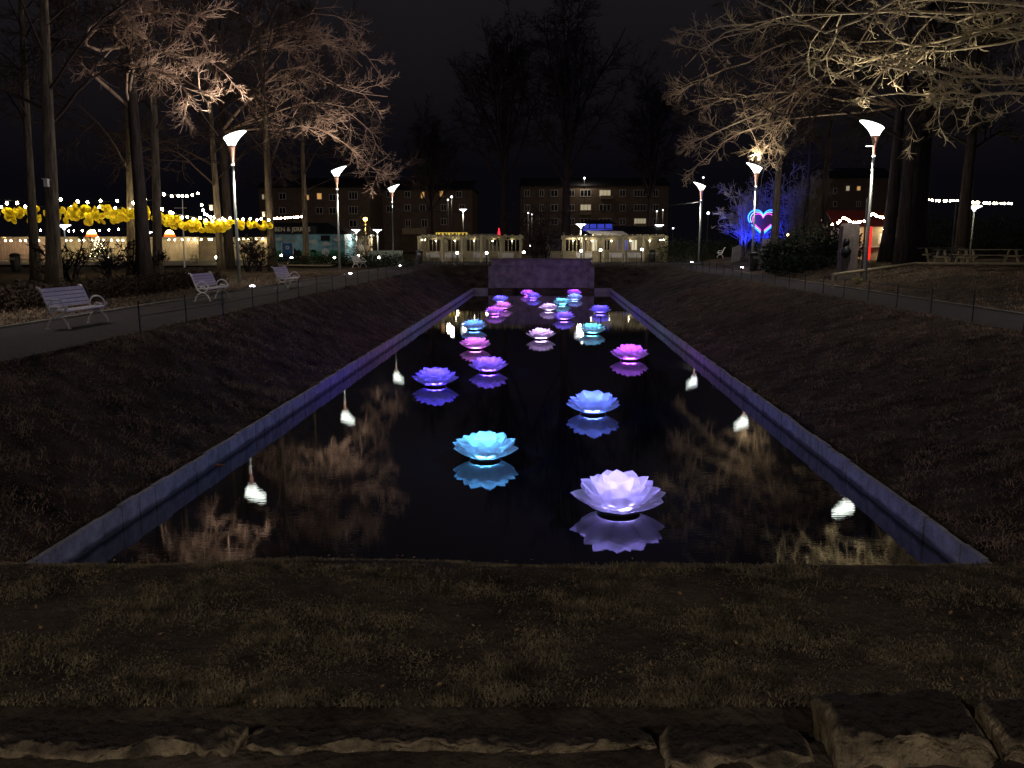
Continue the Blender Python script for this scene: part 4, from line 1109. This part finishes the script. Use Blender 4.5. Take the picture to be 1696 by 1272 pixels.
b = MB(); b.bx(kx(452), kx(530), -.70, -.62, kz(387), kz(374.5)); sb = b.build('sign_board', M['darkroof'], t)
put('sign_letters', text_mesh('sign_letters', "BEN & JERRY'S", .50, surf('sign_letter_cream', (.75, .68, .50), .5, .05, 3), .02), sb, ((kx(456) + kx(526)) / 2, -.725, kz(380.3))).rotation_euler = (PI / 2, 0, 0)
def blob(parent, name, pts, m, y, th=.012):
    b = MB(); b.prism([(kx(px), -.004 - y, kz(py)) for px, py in pts], (0, th, 0)) if False else b.prism([(kx(px), -th - .004 - y, kz(py)) for px, py in pts], (0, th, 0)); b.build(name, m, parent)
rr = random.Random(5)
def cloud(cx_, cy_, w_, h_): return [(cx_ + w_ * math.cos(a) * (1 + .2 * rr.uniform(-1, 1)), cy_ + h_ * math.sin(a) * (1 + .25 * rr.uniform(-1, 1))) for a in np.linspace(0, 2 * PI, 14)[:-1]]
for q, c_ in enumerate(((478, 406, 9, 4), (520, 400, 7, 3.5), (541, 404, 8, 3), (560, 396, 6, 3), (463, 396, 6, 2.5))): blob(t, 'painted_cloud', cloud(*c_), mwhite, .001 * q)
blob(t, 'painted_meadow', [(453, 434), (453, 416), (470, 414), (490, 417), (512, 413), (530, 417), (552, 414), (571, 417), (571, 434)], mgreen, .016)
blob(t, 'painted_cow', [(486, 414), (489, 411), (492, 415), (497, 413), (500, 420), (499, 430), (494, 430), (493, 424), (489, 424), (488, 430), (485, 430), (485, 420)], mblack, .032)
blob(t, 'painted_cow', [(515, 416), (518, 413), (524, 414), (524, 420), (521, 420), (520, 417), (517, 418)], mblack, .032)
blob(t, 'painted_face', [(496, 425), (503, 423), (505, 430), (498, 432)], mpink, .048)
blob(t, 'painted_scoop', cloud(540, 418, 6.5, 6.5), mwhite, .048); blob(t, 'painted_cone', [(534, 421), (545, 422), (538, 434)], mcone, .032)
b = MB(); b.bx(kx(469), kx(486), -.09, -.07, -.05, kz(403)); dr = b.build('door', mblue, t)
b = MB(); n = 20; ctr = (kx(477.5), kz(410)); rd = .17
b.prism([(ctr[0] + rd * math.cos(2 * PI * q / n), -.105, ctr[1] + rd * math.sin(2 * PI * q / n)) for q in range(n)], (0, .012, 0)); b.build('round_emblem', mwhite, dr)
b = MB(); b.prism([(ctr[0] + .07 * math.cos(2 * PI * q / n), -.118, ctr[1] + .07 * math.sin(2 * PI * q / n)) for q in range(n)], (0, .010, 0)); b.build('emblem_centre', mblue, dr)
for q, (px0, px1) in enumerate(((467.3, 468.9), (486.1, 487.4))):
    b = MB(); b.bx(kx(px0), kx(px1), -.10, -.06, -.05, kz(402)); b.build('door_frame', mwhite, t)
for q, (s, py) in enumerate((('PEACE LOVE', 394), ('& ICE CREAM', 399.5))):
    put('wall_lettering', text_mesh('wall_lettering', s, .25, surf('lettering_brown', (.45, .30, .28), .6, .05, 3), .006), t, ((kx(467) + kx(495)) / 2, -.02, kz(py))).rotation_euler = (PI / 2, 0, 0)
b = MB(); b.bx(kx(533), kx(548), -.03, -.004, kz(399), kz(390)); b.build('hatch_window', M['pane'], t)
# pale wall and shed between the kiosk and the left pergola
c = at(636, 430, 68)
b = MB(); b.bx(-1.6, 1.6, 0, .2, -.1, .95); tag(b.build('pale_wall', surf('pale_green_wall', (.30, .36, .30), .8, .2, 2), loc=(c.x, 68, 0)), 'low pale green wall left of the left pergola', 'wall')
c = at(582, 430, 76)
t = thing('small_kiosk', 'small pale panelled booth right of the blue kiosk', 'kiosk', (c.x, 76, 0))
b = MB(); b.bx(-.9, 1.6, 0, 2, -.1, 2.2); b.build('wall', M['beige'], t)
b = MB(); b.bx(-1.1, 1.8, -.3, 2.3, 2.203, 2.35); b.build('roof', M['darkroof'], t)
for x in (-.6, .1, .8): 
    b = MB(); b.bx(x, x + .45, -.03, -.003, .5, 1.9); b.build('panel', M['white'], t)

# ------------------------------------------------------------------ cafe pavilion behind the right pergola
YC = 74
xx = lambda px: at(px, 400, YC).x
zz_ = lambda py: at(1000, py, YC).z
cx = xx(1030)
t = thing('cafe_pavilion', 'cafe pavilion with a blue lit roof lantern behind the right pergola', 'pavilion', (cx, YC, 0))
b = MB(); b.bx(xx(970) - cx, xx(1100) - cx, 0, 7, -.1, zz_(392)); b.build('wall', M['beige'], t)
b = MB(); b.prism([(xx(962) - cx, -.8, zz_(391.8)), (xx(1104) - cx, -.8, zz_(391.8)), (xx(1104) - cx, 3.5, zz_(376)), (xx(1025) - cx, 3.5, zz_(376)), (xx(966) - cx, 3.5, zz_(381))], (0, .15, .14)); b.build('roof', M['darkroof'], t)
b = MB(); b.prism([(xx(968) - cx, -.86, zz_(383)), (xx(985) - cx, -.86, zz_(391)), (xx(1040) - cx, -.86, zz_(390)), (xx(1030) - cx, -.5, zz_(384))], (0, .04, .05)); b.build('awning', M['white'], t)
b = MB(); b.bx(xx(968) - cx, xx(1018) - cx, 2.6, 4.6, zz_(383), zz_(370)); ln = b.build('roof_lantern', M['bluelit'], t)
b = MB()
for px in (968, 978.5, 991, 1004.5, 1018): b.bx(xx(px) - cx - .06, xx(px) - cx + .06, 2.53, 2.598, zz_(377), zz_(370))
b.bx(xx(967) - cx, xx(1019) - cx, 2.52, 2.6, zz_(377) - .06, zz_(377)); b.build('lantern_posts', M['darkmetal'], ln)
b = MB(); b.prism([(xx(963) - cx, 2.2, zz_(369.6)), (xx(1024) - cx, 2.2, zz_(369.6)), (xx(1014) - cx, 3.4, zz_(363)), (xx(974) - cx, 3.4, zz_(363))], (0, 1.4, 0)); b.build('lantern_roof', M['darkroof'], t)
for px0, px1, py0, py1, mm in ((981, 989, 397, 415, 'kioskwin'), (1000, 1010, 398, 414, 'pane'), (1023, 1040, 398, 414, 'bluelit'), (1046, 1055, 398, 414, 'kioskwin')):
    b = MB(); b.bx(xx(px0) - cx, xx(px1) - cx, -.03, -.003, zz_(py1), zz_(py0)); o = b.build('window', M[mm], t)
    b = MB(); n = max(2, int((px1 - px0) / 4))
    for q in range(n + 1):
        x = xx(px0 + (px1 - px0) * q / n) - cx; b.bx(x - .03, x + .03, -.06, -.032, zz_(py1), zz_(py0))
    b.build('window_bars', M['white'], o)
# dark hut left of the pavilion
c = at(925, 400, 80)
t = thing('dark_hut', 'small dark hut with pale walls in the pergola gap', 'hut', (c.x, 80, 0))
b = MB(); b.bx(-1.2, .8, 0, 2, -.1, 2.0); b.build('wall', M['concrete'], t); b = MB(); b.prism([(-1.5, -.3, 2.0), (1.1, -.3, 2.0), (-.2, -.3, 2.9)], (0, 2.6, 0)); b.build('roof', M['darkroof'], t)
# flag, van roof and lit sign above the left pergola
c = at(826.5, 397, 76)
t = thing('feather_flag', 'glowing red feather flag with a yellow foot above the left pergola', 'flag', (c.x, 76, 0))
b = MB(); b.tube([(0, 0, 0), (0, 0, c.z)], .03, 6); b.build('pole', M['darkmetal'], t)
zf = c.z; b = MB(); b.lathe([(.16, zf), (.13, zf + .3)], 10); b.build('flag_foot', M['flagyellow'], t)
b = MB(); b.lathe([(.13, zf + .303), (.10, zf + .7), (.03, zf + 1.1)], 10); b.build('flag_sail', M['flagred'], t)
c = at(805, 393, 84)
t = thing('parked_van', 'pale van roof showing above the left pergola', 'van', (c.x, 84, 0))
b = MB(); b.prism([(-1.4, 0, .4), (1.5, 0, .4), (1.5, 0, 1.2), (1.1, 0, c.z + .35), (-1.4, 0, c.z + .35)], (0, 1.9, 0)); b.build('body', M['concrete'], t)
b = MB(); b.prism([(1.08, -.01, 1.3), (1.42, -.01, 1.3), (1.12, -.01, 2.0), (.7, -.01, 2.0), (.7, -.01, 1.3)], (0, .009, 0)); b.build('window', M['pane'], t)
for x in (-.9, 1.0):
    b = MB(); b.tube([(x, -.03, .34), (x, .2, .34)], .34, 14); b.build('wheel', M['black'], t)
c = at(748, 391, 82)
t = thing('lit_sign', 'yellow lit shop sign above the left pergola', 'sign', (c.x, 82, 0))
b = MB(); b.bx(-1.6, 1.6, 0, .1, c.z - .2, c.z + .35); b.build('sign_face', M['yellowsign'], t)
b = MB(); b.bx(-1.7, -1.6, 0, .12, 0, c.z + .4); b.bx(1.6, 1.7, 0, .12, 0, c.z + .4)
b.build('frame', M['darkmetal'], t)
b = MB()
for q in range(9): b.bx(-1.5 + q * .34, -1.5 + q * .34 + .10 + .06 * (q % 3), -.02, -.003, c.z - .15, c.z + .30)
b.build('lattice', M['darkmetal'], t)

# ------------------------------------------------------------------ string lights and yellow leaf garlands
bulbme = MB(); bulbme.ball((0, 0, -.05), .055, 8, 6, 1.2); bulbme = bulbme.mesh('bulb', M['bulb'], True)
bulbfar = MB(); bulbfar.ball((0, 0, -.04), .055, 8, 5, 1.1); bulbfar = bulbfar.mesh('bulb', M['bulbfar'], True)
def leaf_mesh():
    vs = []; fs = []; n = 14; rings = 4
    vs.append((0, .05, -.22))
    for r in range(1, rings + 1):
        for j in range(n):
            a = 2 * PI * j / n; rad = .22 * r / rings
            x = rad * math.sin(a); z = -.22 - rad * math.cos(a) * (1.0)
            if abs(j) == n // 2: z += .06 * r / rings
            vs.append((x, .05 - .10 * (r / rings) ** 2, z))
    for j in range(n): fs.append((0, 1 + j, 1 + (j + 1) % n))
    for r in range(rings - 1):
        for j in range(n): fs.append((1 + r * n + j, 1 + r * n + (j + 1) % n, 1 + (r + 1) * n + (j + 1) % n, 1 + (r + 1) * n + j))
    m = MB(); m.add(vs, [tuple(f[::-1]) for f in fs]); return m.mesh('paper_leaf', M['yellow'], True)
leafme = leaf_mesh()
def string(label, pts, spacing, me, sag=.0, leaves=0, seed=1, jit=.0, lsc=1.0, name='string_lights', drop=(.1, .55), lspread=.5):
    rng = random.Random(seed); P = [Vector(p) for p in pts]
    t = thing(name, label, 'string lights', P[0], 0, 'strings of lights')
    C0 = P[0]; path = []
    for a, b2 in zip(P[:-1], P[1:]):
        n = 12
        for q in range(n): u = q / n; path.append(a.lerp(b2, u) - Vector((0, 0, sag * 4 * u * (1 - u))) - C0)
    path.append(P[-1] - C0)
    b = MB(); b.tube(path, .012, 4); b.build('cable', M['black'], t)
    s = [0]
    for a, b2 in zip(path[:-1], path[1:]): s.append(s[-1] + (b2 - a).length)
    def pos(d):
        i = max(0, min(len(path) - 2, next((k for k in range(len(s) - 1) if s[k + 1] >= d), len(path) - 2)))
        return path[i].lerp(path[i + 1], (d - s[i]) / max(1e-6, s[i + 1] - s[i]))
    d = spacing / 2
    while d < s[-1]:
        p = pos(min(s[-1], d + rng.uniform(-.3, .3) * spacing)) + Vector((0, rng.uniform(-jit, jit), rng.uniform(-jit, jit)))
        put('bulb', me, t, p); d += spacing
    for q in range(leaves):
        p = pos((q + .5) / leaves * s[-1]) + Vector((rng.uniform(-.1, .1), rng.uniform(-lspread, lspread), -rng.uniform(*drop)))
        o = put('paper_leaf', leafme, t, p); o.rotation_euler = (rng.uniform(-.15, .7), rng.uniform(-.7, .7), rng.uniform(-.6, .6)); sc = lsc * rng.uniform(.75, 1.05); o.scale = (sc,) * 3
    return t
string('upper string of bulbs with yellow paper leaves at the far left', [at(-30, 326, 37), at(80, 330, 38), at(265, 330, 38.5)], .62, bulbme, .12, 56, 3, .12, .88)
string('lower string of bulbs with yellow paper leaves at the far left', [at(-30, 338, 38.5), at(80, 342, 39), at(265, 342, 40)], .70, bulbme, .05, 66, 4, .10, .86)
string('string of bulbs and yellow leaves between the straight pale trunk and the lamp post', [at(262, 343, 38.5), at(300, 356, 40), at(372, 362, 43)], .45, bulbme, .08, 46, 5, .08, .85, drop=(.05, .45))
string('string of bulbs and yellow leaves behind the nearest left lamp post', [at(340, 358, 45), at(400, 362, 45.5), at(446, 362, 46)], .36, bulbme, 0, 44, 6, .06, .78, drop=(.05, .40))
string('evenly spaced bulb string between the two trunks before the kiosk', [at(452, 361, 47.5), at(500, 358, 60)], 1.3, bulbfar, .0, 0, 7)
string('thin string of bulbs climbing from the pale trunk', [at(268, 318, 38), at(290, 322, 40), at(330, 318, 44)], .9, bulbfar, .1, 0, 8)
string('short hanging string of bulbs left of the nearest lamp head', [at(333, 335, 44), at(338, 352, 44), at(352, 360, 44.5)], .22, bulbfar, 0, 0, 9)
string('long string of bulbs along the top of the beige wall', [at(-20, 398, 66), at(210, 397, 68), at(450, 395, 74)], .52, bulbfar, .0, 0, 10)
string('second string of bulbs hung above the beige wall', [at(60, 380, 62), at(210, 378, 64)], .62, bulbfar, .12, 0, 11)
string('string of bulbs above the far right hedges', [at(1530, 329, 52), at(1580, 331, 52), at(1680, 336, 52)], .22, bulbfar, .05, 0, 12)
string('drooping string of bulbs over the red roofed stall', [at(1376, 370, 46), at(1398, 358, 46), at(1425, 366, 47), at(1445, 352, 47), at(1476, 357, 48)], .24, bulbfar, .15, 0, 13)

# beige boarded wall, lit conical tree, dome lanterns, tables on the left
def board_wall(px0, px1, Y, m, label, h=2.0):
    a, c = at(px0, 430, Y).x, at(px1, 430, Y).x
    t = thing('board_wall', label, 'wall', (a, Y, 0), 0, 'boarded walls of the lit market area')
    b = MB(); x = 0; rng = random.Random(int(px0))
    while x < c - a - .05: b.bx(x + .006, min(x + .24, c - a) - .006, rng.uniform(0, .012), .05, -.1, h + rng.uniform(-.02, .02)); x += .24
    b.build('boards', M[m], t)
    b = MB(); b.bx(-.03, c - a + .03, -.03, .08, h + .023, h + .10); b.build('cap_rail', M['wood'], t)
    b = MB()
    for q in range(int((c - a) / 3) + 1): b.bx(q * 3, q * 3 + .12, .055, .16, -.1, h)
    b.build('posts', M['wood'], t)
board_wall(-30, 84, 68, 'pinkish', 'pinkish boarded wall at the far left edge')
board_wall(97, 212, 69, 'beige', 'beige boarded wall behind the lit conical tree')
board_wall(215, 330, 71, 'beige', 'beige boarded wall between the pale trunk and the leaning flagpole')
board_wall(331, 446, 74, 'beige', 'beige boarded wall left of the blue kiosk')
for px, py, Y, m, lb in ((281, 386, 74, 'both', 'orange dome lantern roof above the beige wall, right of the pale trunk'), (152, 386, 72, 'both', 'orange dome lantern roof above the lit conical tree'), (7, 398, 70, 'dome', 'warm white dome lantern at the far left edge')):
    c = at(px, py + 4, Y); r = .42 if m == 'both' else .3
    t = thing('dome_lantern', lb, 'lantern', (c.x, Y, c.z), 0, 'dome lanterns above the market')
    b = MB(); b.lathe([(r, 0), (r * .95, .15), (r * .78, .32), (r * .45, .46), (.05, .52)], 16); b.build('dome', M['domeglow'], t, True)
    b = MB(); b.lathe([(r * 1.25, -.10), (r * 1.18, -.02), (r * 1.02, .12), (r * 1.0, .13), (r * 1.0, -.1)], 16); b.build('rim', M['domeorange'], t, True)
    b = MB(); b.tube([(0, 0, -c.z), (0, 0, -.1)], .06, 6); b.build('post', M['wood'], t)
c = at(165, 435, 66)
t = thing('cone_tree', 'cone shaped tree wrapped in tiny lights before the beige wall', 'lit tree', (c.x, 66, 0))
rng = random.Random(6); b = MB()
for q in range(130):
    u = rng.random(); a = rng.uniform(0, 2 * PI); r = .75 * (1 - u) * rng.uniform(.3, 1); z = .15 + 2.0 * u
    b.tube([(r * .6 * math.cos(a), r * .6 * math.sin(a), z + .08), (r * math.cos(a), r * math.sin(a), z - .05)], [.02, .008], 4)
b.build('branches', M['hedge'], t)
b = MB(); b.tube([(0, 0, 0), (0, 0, 2.1)], [.05, .01], 6); b.build('trunk', M['bark'], t)
lm = glow('fairy_glow', (1.0, .88, .55), 14, False); bm = MB(); bm.ball((0, 0, 0), .028, 6, 4); bm = bm.mesh('fairy_bulb', lm)
for q in range(60):
    u = q / 60; a = q * 1.1; r = .74 * (1 - u) + .03
    put('fairy_bulb', bm, t, (r * math.cos(a), r * math.sin(a), .2 + 1.95 * u))
def table(px, py, Y, w2, label, m='white'):
    c = at(px, py, Y); t = thing('picnic_table', label, 'table', (c.x, Y, gz(c.x, Y)), 0, 'pale tables and benches in the background')
    b = MB()
    for q in range(4): b.bx(-w2 / 2, w2 / 2, -.36 + q * .19, -.36 + q * .19 + .17, .70, .74)
    b.build('table_top', M[m], t)
    for yy in (-.75, .60):
        b = MB(); b.bx(-w2 / 2, w2 / 2, yy, yy + .2, .42, .46); b.build('bench_seat', M[m], t)
    for x in (-w2 / 2 + .25, w2 / 2 - .25):
        b = MB(); b.prism([(x - .04, -.70, .0), (x - .04, -.60, .0), (x - .04, -.22, .697), (x - .04, -.32, .697)], (.08, 0, 0)); b.prism([(x - .04, .60, .0), (x - .04, .70, .0), (x - .04, .32, .697), (x - .04, .22, .697)], (.08, 0, 0)); b.bx(x - .035, x + .035, -.72, .72, .34, .415); b.build('leg', M['wood'], t)
table(165, 437, 62, 2.0, 'pale table before the lit conical tree')
table(345, 436, 60, 2.6, 'pale picnic table near the bollard lamps on the left', 'wood')
table(45, 440, 58, 2.2, 'pale picnic table at the far left behind the waste bin', 'wood')
table(1555, 436, 44, 2.2, 'picnic table between the old tree and the broad tree on the right', 'monument')
table(1575, 437, 40, 1.5, 'smaller picnic table right of the other on the right', 'monument')
table(1640, 432, 42, 2.6, 'pale long table at the far right beyond the wooden rail', 'wood')
c = at(305, 435, 52); p1 = at(302, 330, 52)
t = thing('flag_pole', 'thin pale leaning pole before the beige wall', 'pole', (c.x, 52, 0))
b = MB(); b.tube([(0, 0, -.2), (p1.x - c.x, 0, p1.z)], [.05, .03], 8); b.build('shaft', M['white'], t)
b = MB(); b.tube([(-.4, 0, p1.z - .55), (.4, 0, p1.z - .55)], .02, 6); b.build('cross_arm', M['white'], t)
for px, py, Y, lb in ((77, 303, 28.0, 'white nesting box on the thick dark trunk'), (350, 344, 44.5, 'white nesting box on the trunk by the nearest lamp'), (437, 355, 46.5, 'white nesting box on the leaning trunk left of the kiosk')):
    c = at(px, py, Y); t = thing('nesting_box', lb, 'nesting box', c, 0, 'white nesting boxes on the trunks')
    b = MB(); b.bx(-.07, .07, -.06, .06, -.13, .11); b.build('box_body', M['white'], t)
    b = MB(); b.box((0, -.015, .125), (.19, .19, .02), rx=R(-8)); b.build('box_lid', M['white'], t)
    b = MB(); b.tube([(0, -.064, .02), (0, -.0605, .02)], .02, 10); b.build('entrance_hole', M['black'], t)

# ------------------------------------------------------------------ right side: neon heart, monument, stall
YH = 52
c = at(1263.5, 370, YH)
t = thing('neon_heart', 'neon heart of nested blue, white and pink tubes, glowing left of a trunk', 'neon sign', (c.x, YH, c.z))
k = YH / 1350
L_ = lambda px, py: Vector((at(px, py, YH).x - c.x, 0, at(px, py, YH).z - c.z))
def heart(sc, seg):
    out = []
    for a in seg:
        x = 16 * math.sin(a) ** 3; z = 13 * math.cos(a) - 5 * math.cos(2 * a) - 2 * math.cos(3 * a) - math.cos(4 * a)
        out.append((x * sc * 1.02, 0, (z + 2.5) * sc))
    return out
for nm, m, sc in (('blue_tube', 'neonblue', .057), ('white_tube', 'neonwhite', .0485), ('pink_tube', 'neonpink', .0405)):
    b = MB()
    tr_ = .033 if nm == 'blue_tube' else .021
    for s in (1, -1):
        for seg in (np.linspace(.10, 1.86, 20), np.linspace(2.00, 2.60, 8)):
            b.tube([(s * x, y, z) for x, y, z in heart(sc, seg)], tr_, 8)
    b.build(nm, M[m], t, True)
b = MB(); hb = heart(.059, np.linspace(0, 2 * PI, 40)[:-1]); b.prism([(x, .07, z) for x, y, z in hb], (0, .05, 0)); b.build('back_board', surf('purple_board', (.03, .008, .06), .6, .2, 3), t)
light('POINT', t, (-.5, -.5, .2), 60, (.10, .14, 1.0), .3)
light('POINT', t, (.0, -.4, -.3), 5, (1.0, .12, .75), .3)
c2 = at(1268, 430, YH)
t = thing('stone_pedestal', 'stacked pale stone pedestal under the neon heart', 'pedestal', (c2.x, YH, gz(c2.x, YH)))
zt = c.z - .062 * 15 - gz(c2.x, YH); nlay = 9
for q in range(nlay):
    rr_ = random.Random(q); w2 = .34 - .012 * q
    b = MB(); b.bx(-w2 + rr_.uniform(-.04, .04), w2 + rr_.uniform(-.04, .04), -.22, .2, zt * q / nlay, zt * (q + 1) / nlay - .035); b.build('stone_layer', M['concrete'], t)
b = MB(); b.bx(-.2, .2, -.12, .14, 0, zt); b.build('core', M['darkmetal'], t)
# blue lit many-stemmed shrub and the blue floodlights
def blue_clump(px, Y, h, n, label, seed, pw, spread=.12):
    t = bare_shrub(px, Y, h, label, seed, 'concrete', n, None, .05, 68, .35)
    t['group'] = 'shrubs lit blue'
    f = thing('blue_floodlight', 'blue floodlight at the foot of the ' + label.split(' lit')[0], 'floodlight', (t.location.x + .2, Y - 1.9, gz(t.location.x, Y - 1.9)), 0, 'blue floodlights')
    b = MB(); b.lathe([(.09, .0), (.10, .04), (.12, .16), (.10, .18)], 12); b.build('housing', M['darkmetal'], f)
    b = MB(); b.lathe([(.09, .183), (.09, .19), (.05, .20)], 12); b.build('lens', glow('blue_lens', (.1, .12, 1.0), 3), f)
    light('SPOT', f, (0, 0, .26), pw, (.015, .03, 1.0), .06, rot=(PI - R(24), 0, 0), spot_size=R(95), spot_blend=.6)
blue_clump(1312, 64, 6.0, 20, 'tall many stemmed shrub lit blue right of the heart', 41, 8000)
blue_clump(1228, 60, 5.0, 16, 'wide bare shrub lit blue left of the heart', 42, 2200)
blue_clump(1262, 66, 6.0, 16, 'bare shrub lit blue behind the heart', 43, 2600)
# stone monument with a dark relief, and a small slab
c = at(1405, 455, 33)
t = thing('stone_monument', 'tall stone monument with rounded top and dark bust on its left face', 'monument', (c.x, 33, gz(c.x, 33)))
b = MB(); ht = at(1405, 369, 33).z - gz(c.x, 33)
b.prism([(-.34, 0, -.2), (.34, 0, -.2), (.32, 0, ht - .12), (.22, 0, ht - .02), (0, 0, ht), (-.22, 0, ht - .02), (-.32, 0, ht - .12)], (0, .42, 0)); b.build('stele', M['monument'], t)
b = MB(); b.ball((-.20, -.10, ht * .66), .13, 12, 8, 1.25); b.lathe([(.07, 0), (.09, .08), (.19, .14), (.21, .3), (.10, .42), (.07, .5)], 14, (-.20, -.09, ht * .66 - .62)); b.build('bust', M['black'], t, True)
b = MB(); b.bx(-.5, .5, -.15, .55, -.25, .12); b.build('plinth', M['monument'], t)
c = at(1219, 432, 56)
t = thing('stone_slab', 'small upright pale stone slab left of the heart pedestal', 'stone', (c.x, 56, gz(c.x, 56)))
b = MB(); b.prism([(-.30, 0, -.2), (.28, 0, -.2), (.27, 0, 1.0), (.1, 0, 1.08), (-.27, 0, .92)], (0, .16, 0)); b.build('slab_stone', M['concrete'], t)
# red roofed stall
c = at(1455, 400, 50)
t = thing('market_stall', 'small lit market stall with a red roof behind the near right lamp', 'stall', (c.x, 50, gz(c.x, 50)))
k = 50 / 1350
b = MB(); b.bx(-2.0, 1.0, .5, 2.5, 0, 2.0); b.build('wall', M['beige'], t)
b = MB(); b.prism([(-2.7, 0, 2.0), (1.4, 0, 2.0), (1.4, 1.5, 2.9), (-2.7, 1.5, 2.9)], (0, .12, .12)); b.build('roof', M['red'], t)
b = MB(); b.bx(.2, .8, .45, .497, 1.0, 1.6); o = b.build('serving_window', M['kioskwin'], t)
b = MB()
for q in range(4): b.bx(.2 + q * .18, .23 + q * .18, .40, .447, 1.0, 1.6)
b.build('window_bars', M['white'], o)
b = MB(); b.bx(-2.0, 1.0, .0, .48, .78, .85); b.build('counter', M['white'], t)
b = MB(); b.tube([(-.55, -.1, 0), (-.55, -.1, 2.0)], .09, 10); b.build('red_post', glow('red_tube', (1.0, .02, .02), .8, False), t)
b = MB(); b.ball((-1.2, .2, 1.8), .04, 8, 6); b.build('bulb', M['bulbfar'], t)
b = MB(); b.ball((.3, .2, 1.85), .04, 8, 6); b.build('bulb', M['bulbfar'], t)
# grass tuft lit by the spotlight
c = at(1422, 455, 30.5)
rng = np.random.default_rng(3); n = 40; az = rng.uniform(0, 2 * PI, n); el = np.radians(rng.uniform(35, 80, n))
d = np.stack([np.cos(az) * np.cos(el), np.sin(az) * np.cos(el), np.sin(el)], -1)
g = grow(rng, rng.normal(0, .05, (n, 3)) * [1, 1, 0], d, rng.uniform(.2, .45, n), 5, [0, -.05, -.12, -.18, -.2], .05)
v, f = tubes([(g, np.full(n, .012), np.full(n, .003), 3)])
tag(put('grass_tuft', npmesh('grass_tuft', v, f, surf('tuft_green', (.25, .24, .08), .7, .3, 6)), None, (c.x, 30.5, gz(c.x, 30.5))), 'spiky grass tuft at the foot of the near right lamp', 'plant')
# dark poles at the right
for px, py0, py1, Y, lb in ((1574, 335, 445, 39, 'thin bluish pole before the broad tree at the far right'), (1427, 330, 455, 33, 'thin dark pole just left of the near right lamp post')):
    a = at(px, py1, Y); z1 = at(px, py0, Y).z
    t = thing('signpost', lb, 'pole', (a.x, Y, gz(a.x, Y)), 0, 'thin poles on the right')
    b = MB(); b.tube([(0, 0, -.2), (0, 0, z1 - gz(a.x, Y))], .035, 8); b.build('shaft', M['darkmetal'], t)
    b = MB(); b.lathe([(.04, 0), (.045, .03), (.01, .06)], 8, (0, 0, z1 - gz(a.x, Y))); b.build('cap', M['darkmetal'], t)
